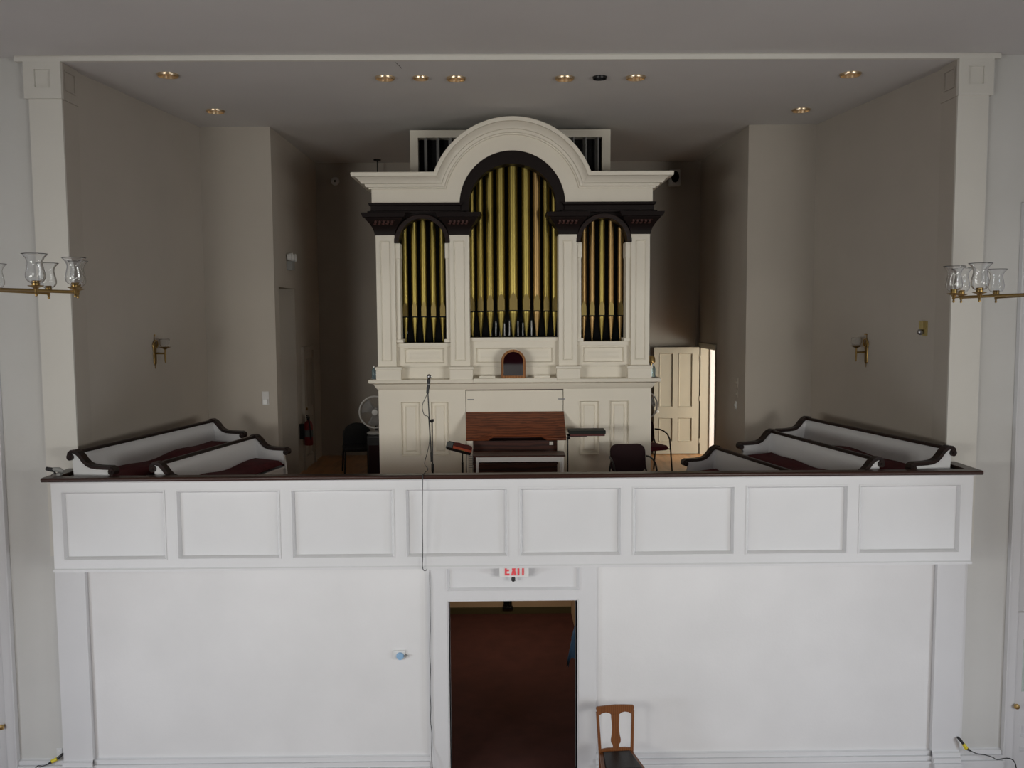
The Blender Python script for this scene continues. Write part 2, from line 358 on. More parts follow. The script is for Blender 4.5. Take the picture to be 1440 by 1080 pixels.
# alcove walls
def wallslab(nm, a, c, z0, z1, out, mt, label, th=.15):
    a = Vector((*a, 0)); c = Vector((*c, 0)); n = Vector((*out, 0)).normalized()*th
    b = MB(); pl = [(a.x, a.y), (c.x, c.y), (c.x+n.x, c.y+n.y), (a.x+n.x, a.y+n.y)]; b.prism(pl, z0, z1, 'Z')
    return struct(b, nm, mt, label, 'wall')
ztop = ZA+.02
wallslab('wall_alcove_left', aL, bL, 2.46, ztop, (-1, 0), 'taupe', 'taupe left side wall of the alcove with the sconce')
wallslab('wall_alcove_right', aR, bR, 2.46, ztop, (1, 0), 'taupe', 'taupe right side wall of the alcove with the sconce')
wallslab('wall_alcove_left_return', (XLm-.1, YM), (XLn, YM), 2.46, ztop, (0, 1), 'taupe', 'taupe wall facing the nave behind the left pews')
wallslab('wall_alcove_right_return', (XRn, YM), (XRm+.1, YM), 2.46, ztop, (0, 1), 'taupe', 'taupe wall facing the nave behind the right pews')
wallslab('wall_organ_back', (XLk-.2, YK), (XRk+.2, YK), 2.46, ztop, (0, 1), 'taupe', 'dark taupe rear wall behind the organ')
# left inner wall with its door recess
p0 = atx(394.5, 500, XLn).y; p1 = atx(416.5, 500, XLn).y; zr = atx(405, 405, XLn).z
b = MB(); b.box(XLn-.15, XLn, YM+.15, p0, 2.46, ztop); b.box(XLn-.15, XLn, p1, YK, 2.46, ztop); b.box(XLn-.15, XLn, p0, p1, zr, ztop)
b.box(XLn-.5, XLn-.45, p0-.1, p1+.1, 2.46, zr+.1); b.box(XLn-.5, XLn-.15, p1, p1+.05, 2.46, zr+.05); b.box(XLn-.5, XLn-.15, p0-.05, p0, 2.46, zr+.05); b.box(XLn-.5, XLn-.1, p0, p1, zr, zr+.05)
struct(b, 'wall_organ_left', 'taupe', 'taupe wall left of the organ with a tall door recess', 'wall')
# right inner wall with the open doorway
q0 = atx(1006.5, 560, XRn).y; q1 = YK-.12; zq = atx(998, 489, XRn).z
b = MB(); b.box(XRn, XRn+.14, YM+.15, q0, 2.46, ztop); b.box(XRn, XRn+.14, q1, YK, 2.46, ztop); b.box(XRn, XRn+.14, q0, q1, zq, ztop)
struct(b, 'wall_organ_right', 'taupe', 'taupe wall right of the organ with the sunlit doorway', 'wall')
b = MB(); b.box(XRn+.14, 6.6, YK+.12, YK+.2, 2.46, 5.36); b.box(6.5, 6.6, YM+.2, YK+.2, 2.46, 5.36); b.box(XRm, 6.6, YM+.15, YM+.22, 2.46, 5.36); b.box(XRn+.1, 6.6, YM+.1, YK+.2, 5.26, 5.36)
struct(b, 'wall_hall', 'plaster', 'bright white hall walls beyond the open door', 'wall')
# alcove floor, ceiling with holes for the recessed lights
BX0, BX1 = gx(74, YB, 740), gx(1366.5, YB, 740)
b = MB(); b.prism([(BX0+.05, YB+.065), (BX1-.05, YB+.065), (BX1-.05, YC+.01), (XRi+.2, YC+.01), (XRi+.2, YM+.1), (6.6, YM+.1), (6.6, YK+.25), (XLn-.6, YK+.25), (XLn-.6, YM+.1), (XLi-.2, YM+.1), (XLi-.2, YC+.01), (BX0+.05, YC+.01)], 2.635, ZB, 'Z')
struct(b, 'floor_balcony', 'floorwood', 'honey coloured wooden floor of the organ balcony', 'floor')
CANS = [(236, 104.5, 29, 'recessed brass ceiling light above the left pilaster side, nearest the left wall'),
        (303, 155.5, 25, 'recessed brass ceiling light deep in the left corner over the left pews'),
        (541.5, 108.5, 27, 'leftmost of the three brass ceiling lights left of the organ arch'),
        (591.5, 108.5, 22, 'smaller middle one of three brass ceiling lights left of the organ arch'),
        (641.5, 109.5, 27, 'brass ceiling light just left of the organ arch top'),
        (794, 109, 27, 'brass ceiling light just right of the organ arch top'),
        (843.5, 108, 20, 'black unlit ceiling opening between two brass lights right of the arch'),
        (894, 108, 27, 'brass ceiling light right of the black opening in the ceiling'),
        (1196, 103.5, 29, 'recessed brass ceiling light near the right pilaster'),
        (1126.5, 154, 25, 'recessed brass ceiling light deep in the right corner over the right pews')]
cans = []
for (px, py, w, lb) in CANS:
    p = atz(px, py, ZA); cans.append((p, w*p.y/F/2, lb))
bm = bmesh.new()
outer = [(XLi-.25, YC-.0), (XRi+.25, YC-.0), (XRi+.25, YM+.1), (XRn+.1, YM+.1), (XRn+.1, YK+.1), (XLn-.1, YK+.1), (XLn-.1, YM+.1), (XLi-.25, YM+.1)]
ed = []
def loop(pts):
    vs = [bm.verts.new((x, y, ZA)) for x, y in pts]
    for i in range(len(vs)): ed.append(bm.edges.new((vs[i], vs[(i+1) % len(vs)])))
loop(outer)
for p, r, lb in cans: loop([(p.x+r*.86*math.cos(2*PI*k/24), p.y+r*.86*math.sin(2*PI*k/24)) for k in range(24)])
bmesh.ops.triangle_fill(bm, use_beauty=True, use_dissolve=False, edges=ed, normal=(0, 0, -1))
for f in bm.faces:
    if f.normal.z > 0: f.normal_flip()
me = bpy.data.meshes.new('ceiling_alcove'); bm.to_mesh(me); bm.free(); me.materials.append(MT['taupe_ceil'])
o = bpy.data.objects.new('ceiling_alcove', me); C.objects.link(o); tag(o, 'grey alcove ceiling with recessed brass lights', 'ceiling', kind='structure')
cp = atz(561, 92, ZA); b = MB(); b.tube([(cp.x-.02, cp.y-.12, ZA-.001), (cp.x, cp.y, ZA-.001), (cp.x+.02, cp.y+.12, ZA-.001)], .003, 4); k = b.build('plaster_crack', 'line', o)
b = MB(); b.box(XLi-.4, XRi+.4, YC+.02, YK+.3, ZA+.3, ZA+.4); struct(b, 'trim_6', 'ceil', 'roof slab above the alcove ceiling, added unseen to block light', 'roof')  # unseen slab, added to keep light out above the ceiling
for i, (p, r, lb) in enumerate(cans):
    dark = i == 6
    t = thing('ceiling_light', lb, 'ceiling light', (p.x, p.y, ZA), group='recessed lights in the alcove ceiling')
    b = MB(); b.lathe([(r, 0), (r*.995, -.012), (r*.93, -.026), (r*.88, -.024), (r*.86, .002)], (p.x, p.y, ZA), seg=28); b.build('trim_ring', 'blackm' if dark else 'canbrass', t)
    b = MB(); b.lathe([(r*.86, .0), (r*.84, .05), (r*.75, .12), (r*.55, .18), (.001, .19)], (p.x, p.y, ZA), seg=28); b.build('reflector', 'black' if dark else 'canbrass', t)
    if not dark:
        b = MB(); b.lathe([(.001, .09), (r*.25, .095), (r*.38, .12), (r*.3, .16), (r*.2, .185)], (p.x, p.y, ZA), seg=14); b.build('lamp', 'white', t)

# ------------------------------------------------------------------ balcony front
BX0, BX1 = gx(74, YB, 740), gx(1366.5, YB, 740)
zb0, zb1 = gz(798.7, YB), gz(671.8, YB); zr1 = gz(667.3, YB-.06)
pxa, pxb = gx(87.8, YB, 741), gx(1350.2, YB, 730); pg = .119; P = (pxb-pxa+pg)/8; pw = P-pg; pz0, pz1 = gz(782.3, YB), gz(686, YB)
t = thing('balcony_front', 'white panelled balcony front with dark wooden handrail', 'balcony', ((BX0+BX1)/2, YB, zb0))
holes = [(pxa+i*P, pxa+i*P+pw, pz0, pz1) for i in range(8)]
b = MB(); b.board(BX0, BX1, zb0+.015, zb1, YB, YB+.062, holes, .038)
b.box(BX0, BX0+.04, YB+.06, YC, zb0+.03, zb1); b.box(BX1-.04, BX1, YB+.06, YC, zb0+.03, zb1); b.build('front_board', 'trimw', t)
for h in holes: MB().panel(*h, YB, .038, .026).build('panel', 'trimw', t)
b = MB(); b.mitre(BX0, BX1, YB, YC, [(zb0, .0), (zb0, .012), (zb0+.022, .012), (zb0+.03, .004), (zb0+.036, 0)]); b.build('bottom_moulding', 'trimw', t)
b = MB(); b.mitre(BX0, BX1, YB, YB+.05, [(zb1-.02, .0), (zb1-.01, .02), (zb1, .03)]); b.build('neck_moulding', 'trimw', t)
# the handrail is a U of dark wood: along the front and back along the ends
b = MB(); zt = zr1
for (xa, xb, ya, yb_) in ((BX0-.07, BX1+.07, YB-.07, YB+.065),):
    b.prism([(ya, zb1+.012), (ya+.012, zb1), (yb_, zb1), (yb_, zt), (ya+.012, zt), (ya, zt-.012)], xa, xb, 'X')
for xa, xb in ((BX0-.07, BX0+.06), (BX1-.06, BX1+.07)): b.box(xa, xb, YB+.055, YC-.002, zb1, zt)
b.build('handrail', 'rail', t, bevel=.006)
b = MB(); b.box(BX0+.02, BX1-.02, YB+.14, YC+.05, zb0+.005, 2.634); struct(b, 'trim_7', 'trimw', 'white soffit under the overhanging balcony', 'soffit')

# ------------------------------------------------------------------ pipe organ
YO = 12.2; YOB = 13.5
XO = gx(721.5, YO); 
def ox(px, Y=YO): return XO + (px-721.5)*Y/F
def oz(py, Y=YO): return gz(py, Y, 721)
org = thing('pipe_organ', 'white and dark wood pipe organ with gilded pipes under an arch', 'pipe organ', (XO, YO, ZB))
# lower case
lx0, lx1 = ox(531), ox(916); zl0 = oz(545.5); cxa, cxb = ox(653.5), ox(792)
zkn = oz(617)                           # underside of the lid at the case
pan = [(562, 590), (604, 630)], [(814, 843), (857, 885)]
pz = (oz(640), oz(564))
b = MB(); hl = [(ox(a), ox(c), *pz) for a, c in pan[0]]; hr = [(ox(a), ox(c), *pz) for a, c in pan[1]]
b.board(lx0, cxa, ZB, zl0, YO, YOB, hl, .04); b.build('lower_case', 'cream', org); b = MB(); b.board(cxb, lx1, ZB, zl0, YO, YOB, hr, .04); b.build('lower_case', 'cream', org)
for h in hl+hr: MB().panel(*h, YO, .04, .018, .02).build('case_panel', 'cream', org)
b = MB(); b.box(cxa+.008, cxb-.008, YO+.004, YO+.05, oz(578)-.03, oz(549)); fb = b.build('fallboard', 'cream', org, bevel=.004)
b = MB(); b.box(cxa, cxb, YO+.05, YO+.08, ZB, zl0); b.build('case_gap_backing', 'oakdark', org)
for px in (661, 789):
    b = MB(); x = ox(px); z = oz(561.5); b.box(x-.045, x+.045, YO-.004, YO+.004, z-.008, z+.008); b.tube([(x, YO-.002, z), (x, YO-.02, z)], .006); b.build('latch', 'louvre', fb)
# ledge
ez1 = oz(533.5, 12.05)
b = MB(); b.mitre(lx0, lx1, YO, YOB, [(zl0-.02, 0), (zl0, .015), (zl0+.015, .03), (ez1-.065, .055), (ez1-.05, .09), (ez1-.045, .115), (ez1-.008, .12), (ez1, .112)]); b.build('ledge', 'cream', org)
b = MB(); b.box(ox(664.5, 12.05), ox(783, 12.05), YO-.135, YO+.1, ez1-.04, ez1+.012); b.build('music_shelf', 'cream', org, bevel=.004)
# pilasters of the upper case
ctop = oz(330); pbt = oz(516); plt = oz(516, 12.15)
cols = [(531, 557, 528, 563), (633.5, 660.5, 632, 664), (785.5, 811, 782.5, 815.5), (887, 913, 883, 916.5)]
for (a, c, pa, pc) in cols:
    xa, xb = ox(a), ox(c); cx = (xa+xb)/2
    h = (xa+.055, xb-.055, oz(507), oz(338))
    b = MB(); b.board(xa, xb, pbt-.02, ctop+.02, YO, YO+.35, [h], .014); cl = b.build('pilaster', 'cream', org)
    MB().panel(*h, YO, .014, .016).build('panel', 'cream', cl)
    xa, xb = ox(pa, 12.1), ox(pc, 12.1)
    b = MB(); b.mitre(xa, xb, YO-.10, YO+.4, [(ez1-.01, 0), (plt-.03, 0), (plt-.022, .012), (plt, .012), (plt+.012, 0)]); b.build('plinth', 'cream', cl)
    # dark flared capital
    e0, e1 = ox(a), ox(c); zc0, zc1 = ctop, oz(298, 12.05)
    hh = zc1-zc0; pr = [(zc0, 0), (zc0+.03*hh, .012), (zc0+.12*hh, .014), (zc0+.3*hh, .03), (zc0+.5*hh, .065), (zc0+.7*hh, .115), (zc0+.78*hh, .125), (zc0+.8*hh, .15), (zc1, .17)]
    b = MB(); b.mitre(e0, e1, YO-.005, YO+.35, pr); cp_ = b.build('capital', 'capdark', cl)
    b = MB(); zz = zc0+.62*hh
    for k in range(5):
        x = (e0+e1)/2+(k-2)*.055; b.sphere((x, YO-.095, zz), .024, 8, (.8, .6, 1.3)); b.sphere((x+.027, YO-.10, zz+.015), .018, 8, (1.2, .6, .7)); b.sphere((x-.012, YO-.085, zz-.035), .016, 8, (1.3, .6, .8))
    b.build('carving', 'carve', cl)
# outer side walls and black interior
for xa, xb in ((ox(531), ox(535)), (ox(909), ox(913))):
    b = MB(); b.box(xa, xb, YO+.3, YOB, ez1-.02, oz(287)); b.build('side_wall', 'cream', org)
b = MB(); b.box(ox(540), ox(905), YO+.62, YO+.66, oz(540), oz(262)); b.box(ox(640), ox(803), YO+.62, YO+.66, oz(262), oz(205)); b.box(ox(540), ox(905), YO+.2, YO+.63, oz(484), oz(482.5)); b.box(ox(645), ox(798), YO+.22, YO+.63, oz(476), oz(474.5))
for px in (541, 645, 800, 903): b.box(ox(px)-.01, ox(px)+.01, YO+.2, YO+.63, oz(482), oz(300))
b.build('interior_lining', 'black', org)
# boards below the pipe openings
def under(a, c, ptop, pin, s):
    xa, xb = ox(a), ox(c); yf = YO+.10
    h = (ox(pin[0]), ox(pin[1]), oz(511), oz(pin[2]))
    b = MB(); b.board(xa, xb, ez1-.01, oz(ptop), yf, yf+.2, [h], .03); ub = b.build('tower_base', 'cream', org)
    MB().panel(*h, yf, .03, .018, .012).build('panel', 'cream', ub)
    b = MB(); b.box(xa, xb, yf-.03, yf+.01, oz(ptop)-.055, oz(ptop)); b.box(xa, xb, yf-.015, yf+.01, oz(517.5), oz(515.5)); b.build('sill', 'cream', ub, bevel=.005)
under(557, 633.5, 482, (567, 624, 489), 0)
under(660.5, 785.5, 474.8, (668, 778, 489), 0); under(811, 887, 481, (820, 879, 489), 0)
# jambs of the side towers
for (a, c) in ((557, 563.5), (627.5, 633.5), (811, 817.5), (880.5, 887)):
    xa, xb = ox(a), ox(c); b = MB(); b.box(xa, xb, YO+.05, YO+.3, oz(478), oz(341)); b.box(xa-.008, xb+.008, YO+.035, YO+.3, oz(362.5), oz(341)); b.box(xa-.012, xb+.03 if a in (557, 811) else xb+.012, YO+.03, YO+.3, oz(481), oz(476.5)) if a in (557, 811) else b.box(xa-.03, xb+.012, YO+.03, YO+.3, oz(481), oz(476.5))
    b.build('tower_jamb', 'cream', org, bevel=.004)
# dark arched heads of the side towers
for (a, c) in ((556, 634.5), (810, 888)):
    m_ = (a+c)/2; cx = ox(m_); r = 33*YO/F; zs = oz(341)
    def arc(rad, n=24): return [(cx+rad*math.cos(PI*k/n), zs+rad*math.sin(PI*k/n)*1.02) for k in range(n+1)]
    pl = [(ox(c), zs), (ox(c), oz(296)), (ox(a), oz(296)), (ox(a), zs)]+arc(r)[::-1]
    b = MB(); b.prism(pl, YO+.03, YO+.24); ah = b.build('tower_arch', 'capdark', org)
    o_ = arc(r*1.18); i_ = arc(r*.985); b = MB(); b.prism(o_+i_[::-1], YO-.01, YO+.05); b.build('arch_moulding', 'dark', ah, bevel=.006)
# dark entablature
ze0, ze1 = oz(299), oz(286)
for (a, c) in ((525, 649), (794, 918)):
    b = MB(); b.mitre(ox(a), ox(c), YO-.02, YO+.4, [(ze0, .04), (ze0+.02, .04), (ze0+.03, 0), (ze1-.03, .0), (ze1-.02, .02), (ze1+.01, .03)]); b.build('entablature', 'capdark', org)
# white cornice swept along the straight runs and round the arch
K = YO/F; R0 = 73.5*K; zf = oz(287); cxo = XO
prof = [(0, 0), (21, 0), (21.2, .03), (23, .034), (23.3, .068), (25, .075), (27, .082), (27.3, .118), (29, .126), (32, .15), (34.5, .185), (35.3, .196), (35.6, .236), (40, .24), (41, .235)]
xl, xr = ox(526.5), ox(916.5); N = 48
def path(dp, f):
    dd = dp*K; R = R0+dd; ph0 = math.asin(min(1, dd/R)); y = YO-f
    pts = [(xl-f, YOB, zf+dd), (xl-f, y, zf+dd)]
    for k in range(N+1):
        a = PI-ph0-(PI-2*ph0)*k/N; pts.append((cxo+R*math.cos(a), y, zf+R*math.sin(a)))
    return pts+[(xr+f, y, zf+dd), (xr+f, YOB, zf+dd)]
b = MB(); L = [path(dp, f) for dp, f in prof]
for p, q in zip(L, L[1:]): b.strip(p, q)
top = L[-1][1:-1]; b.strip(top, [(p[0], YO+.45, p[2]) for p in top]); bot = L[0][1:-1]; b.strip(bot, [(p[0], YO+.12, p[2]) for p in bot])
b.build('cornice', 'cream', org, ang=22)
# dark ring of the centre arch with its straight legs
ri, ro = 60.5*K, 75*K; zleg = oz(303)
pl = [(cxo-ro, zleg)]+[(cxo+ro*math.cos(PI-PI*k/40), zf+ro*math.sin(PI-PI*k/40)) for k in range(41)]+[(cxo+ro, zleg), (cxo+ri, zleg)]+[(cxo+ri*math.cos(PI*k/40), zf+ri*math.sin(PI*k/40)*.92) for k in range(41)]+[(cxo-ri, zleg)]
b = MB(); b.prism(pl, YO+.02, YO+.26); b.build('centre_arch', 'capdark', org)
# pipes
def pipe(px, w, ym, tip, ztop, mt, Y=YO+.36):
    x = XO+(px-721.5)*Y/F; r = w/2*Y/F; zm = gz(ym, Y); zt_ = gz(tip, Y)
    b = MB(); b.lathe([(r*.02, zm+.012), (r, zm+.012), (r, ztop), (r*.9, ztop+.004), (.001, ztop)], (x, Y, 0), seg=24); p = b.build('pipe', mt, org)
    b = MB(); b.lathe([(.001, zm-.006), (r*.98, zm-.006), (r, zm-.018), (r*.97, zm-.03), (r*.9, zm-.05), (r*.18, zt_), (r*.1, zt_-.02), (.001, zt_-.02)], (x, Y, 0), seg=20); b.build('foot', mt, p)
    lw = r*.80; h1 = .10+.9*r; h2 = h1+1.1*r+.03; yl = Y-r*1.0
    pl = [(x-lw, zm+.012), (x+lw, zm+.012), (x+lw, zm+h1)]+[(x+lw*(1-k/6.)**.75, zm+h1+(h2-h1)*(k/6.)) for k in range(1, 6)]+[(x, zm+h2)]+[(x-lw*(1-k/6.)**.75, zm+h1+(h2-h1)*(k/6.)) for k in range(5, 0, -1)]+[(x-lw, zm+h1)]
    b = MB(); b.prism(pl, yl-.002, yl+r*.55); b.build('upper_lip', 'lip', p)
    b = MB(); b.box(x-r*1.05, x+r*1.05, Y-r*.9, Y+.01, zm-.008, zm+.013); b.build('mouth', 'black', p)
cen = [(665, 8.2), (676.5, 9.4), (690, 10.7), (705.3, 12), (722.3, 13.4), (740.5, 12), (755.2, 10.7), (768.5, 9.4), (780, 8.2)]
for i, (px, w) in enumerate(cen):
    Y = YO+.36; x = (px-721.5)*Y/F; Rm = (ri+ro)/2*.985
    pipe(px, w, 437.3+abs(i-4)*.25, 475, min(zf+math.sqrt(max(.0004, Rm*Rm-x*x)), 99)-.02, 'copper' if i == 6 else 'gold')
for cs, mm in (((571.3, 584.3, 597.3, 610.8, 623.6), 'gold'), ((820.8, 832.6, 846.2, 859.4, 872.5), 'copper')):
    mid = cs[2]
    for i, px in enumerate(cs):
        Y = YO+.36; xx = (px-mid)*Y/F; Rm = 36*K
        pipe(px, 8.6, 445+abs(i-2)*.1, 482, oz(341)+math.sqrt(max(.0004, Rm*Rm-xx*xx)), 'gold' if (mm == 'gold' or i == 2) else 'copper')
for i in range(11):                      # a few small inner pipes behind the show pipes
    x = ox(690+i*6.6); b = MB(); b.tube([(x, YO+.57, oz(474)), (x, YO+.57, oz(474)+.12+.10*abs(math.sin(i*1.9)))], .012, 8); b.build('inner_pipe', 'steel', org)
for px in (566.5, 853, 866): x = ox(px); b = MB(); b.tube([(x, YO+.57, oz(470)), (x, YO+.57, oz(330))], .010, 8); b.build('inner_pipe', 'steel', org)
# swell box with louvres behind the arch, up at the ceiling
YS = 13.05; sx0, sx1 = ox(581.5, YS), ox(858.5, YS); szt = min(ZA-.015, gz(182.5, YS)); szb = oz(262, YS)
hx = (ox(592.5, YS), ox(847, YS)); hz = (szb+.05, gz(193, YS))
b = MB(); b.board(sx0, sx1, szb, szt, YS, YS+.42, [(hx[0], hx[1], hz[0], hz[1])], .2); sw = b.build('swell_box', 'cream', org)
b = MB(); b.box(hx[0], hx[1], YS+.18, YS+.2, hz[0], hz[1]); b.build('shutter_backing', 'black', sw)
ns = 15
for i in range(ns):
    px = 602.5+(840-602.5)*i/(ns-1); x = ox(px, YS); b = MB(); b.prism([(x-.022, YS+.09), (x+.012, YS+.015), (x+.026, YS+.02), (x-.004, YS+.10)], hz[0], hz[1], 'Z'); b.build('louvre', 'louvre', sw)
# console: oak lid, cheeks, key desk
zla, zlb = oz(578.5), gz(617, 11.78); yla, ylb = YO-.005, 11.78
xa0, xa1 = ox(653.5), ox(792.5); xb0, xb1 = XO+(653-721.5)*ylb/F, XO+(795.5-721.5)*ylb/F
nz = .028
pts = [(xa0, yla, zla), (xa1, yla, zla), (xb1, ylb, zlb), (XO+(768-721.5)*ylb/F, ylb, zlb), (XO+(760-721.5)*ylb/F, ylb, zlb+.045), (XO+(692-721.5)*ylb/F, ylb, zlb+.045), (XO+(684-721.5)*ylb/F, ylb, zlb), (xb0, ylb, zlb)]
nn = len(pts); lo = [(p[0], p[1]+.012, p[2]-.03) for p in pts]
b = MB(); b.add(pts+lo, [tuple(range(nn)), tuple(range(2*nn-1, nn-1, -1))]+[(i, (i+1) % nn, nn+(i+1) % nn, nn+i) for i in range(nn)]); b.build('console_lid', 'oak', org, bevel=.005)
for (a, c) in ((656, 664.5), (781, 790.5)):
    b = MB(); b.prism([(YO, ZB), (YO, zla-.04), (ylb+.05, zlb-.035), (ylb+.05, oz(642)), (ylb+.12, ZB)], ox(a), ox(c), 'X'); b.build('console_cheek', 'cream', org, bevel=.004)
b = MB(); b.box(ox(664.5), ox(781), ylb+.16, YO, ZB, zlb-.05); b.build('key_desk', 'oakdark', org)
b = MB(); b.box(ox(664.5), ox(781), ylb-.02, ylb+.17, oz(646), oz(644)); b.build('key_slip', 'oakdark', org)
b = MB(); x = ox(773); b.box(x-.025, x+.025, ylb+.148, ylb+.16, oz(622), oz(617.5)); b.build('name_card', 'paper', org)

# organ bench
t = thing('organ_bench', 'long organ bench with brown seat top and white frame', 'bench', (ox(728), 11.35, ZB))
yb0, yb1 = 11.18, 11.52; zt = gz(640.5, yb0, 728); sx = lambda px: XO+(px-721.5)*yb0/F
b = MB(); b.box(sx(661.5), sx(793.5), yb0, yb1, zt-.022, zt); b.build('seat', 'oakdark', t, bevel=.006)
b = MB(); b.box(sx(666), sx(790.5), yb0+.02, yb0+.045, zt-.085, zt-.022); b.box(sx(666), sx(790.5), yb1-.045, yb1-.02, zt-.085, zt-.022); b.build('apron', 'white', t)
for px in (666, 787.5):
    b = MB(); b.box(sx(px), sx(px+3.2), yb0+.01, yb0+.06, ZB, zt-.022); b.box(sx(px), sx(px+3.2), yb1-.06, yb1-.01, ZB, zt-.022); b.box(sx(px), sx(px+3.2), yb0+.01, yb1-.01, ZB, ZB+.06); b.build('leg_frame', 'white', t)
t = thing('pedal_board', 'dark pedal board in the shadow under the organ bench', 'pedal board', (ox(722), 11.7, ZB))
b = MB(); b.box(ox(668), ox(780), 11.5, 11.94, ZB, ZB+.06); b.build('frame', 'oakdark', t)
for i in range(16): x = ox(676+i*6.4); b = MB(); b.box(x-.012, x+.012, 11.42, 11.93, ZB+.06, ZB+.10); b.build('pedal', 'blackp' if i % 3 == 1 else 'oakdark', t)

# mirror on the ledge
t = thing('mirror', 'small round topped mirror in an oak frame on the organ ledge', 'mirror', (ox(721.5), 12.15, ez1+.012))
my = YO-.08; mx0, mx1 = ox(704, my), ox(738.5, my); mz0, mz1 = ez1+.012, oz(491.5, my); mc = (mx0+mx1)/2; rr = (mx1-mx0)/2; zsp = mz1-rr
def ap(r): return [(mc-r, mz0+(rr-r))]+[(mc+r*math.cos(PI-PI*k/20), zsp+r*math.sin(PI-PI*k/20)) for k in range(21)]+[(mc+r, mz0+(rr-r))]
oa, ia = ap(rr), ap(rr-.032)
b = MB(); n = len(oa)
tilt = lambda p, y: (p[0], my+y+(p[1]-mz0)*.01, p[1])
A = [tilt(p, 0) for p in oa]; B = [tilt(p, 0) for p in ia]; A2 = [tilt(p, .03) for p in oa]; B2 = [tilt(p, .03) for p in ia]
for u, v in ((A, B), (A2, B2), (A, A2), (B, B2)): b.strip(u+[u[0]], v+[v[0]])
b.build('frame', 'frame', t)
b = MB(); b.add([tilt(p, .012) for p in ap(rr-.028)], [tuple(range(n))]); b.build('glass', 'mirror', t, smooth=False)
b = MB(); b.add([tilt(p, .028) for p in ap(rr-.01)], [tuple(range(n))]); b.build('back', 'oakdark', t, smooth=False)
# things on the ledge
for px, lb in ((684.5, 'flat white box on the organ ledge left of the mirror'), (761.5, 'flat white box on the organ ledge right of the mirror')):
    y = YO-.05; x = ox(px, y); b = MB(); b.box(x-.108, x+.108, y-.04, y+.05, ez1+.0122, ez1+.045); one(b, 'box', 'cream', lb, 'box', bevel=.004)
def bottle(px, Y, lb):
    x = ox(px, Y); t = thing('water_bottle', lb, 'bottle', (x, Y, ez1))
    b = MB(); b.lathe([(.001, 0), (.03, .001), (.033, .01), (.033, .11), (.025, .14), (.013, .155), (.013, .165)], (x, Y, ez1), seg=14); b.build('body', 'bottle', t)
    b = MB(); b.lathe([(.015, .16), (.015, .182), (.001, .183)], (x, Y, ez1), seg=12); b.build('cap', 'white', t)
bottle(525.6, 12.30, 'clear blue water bottle at the left end of the organ ledge')
bottle(918.8, 12.30, 'clear blue water bottle at the right end of the organ ledge')
x, Y = ox(916.8, 12.62), 12.62
t = thing('brass_lamp', 'small brass ornament behind the right end of the organ ledge', 'ornament', (x, Y, ez1))
b = MB(); b.lathe([(.045, 0), (.045, .01), (.012, .02), (.012, .17), (.02, .18)], (x, Y, ez1), seg=16); b.build('stem', 'brass', t)
b = MB(); b.lathe([(.025, .17), (.055, .19), (.05, .25), (.03, .275), (.001, .28)], (x, Y, ez1), seg=16); b.build('shade', 'brass', t)

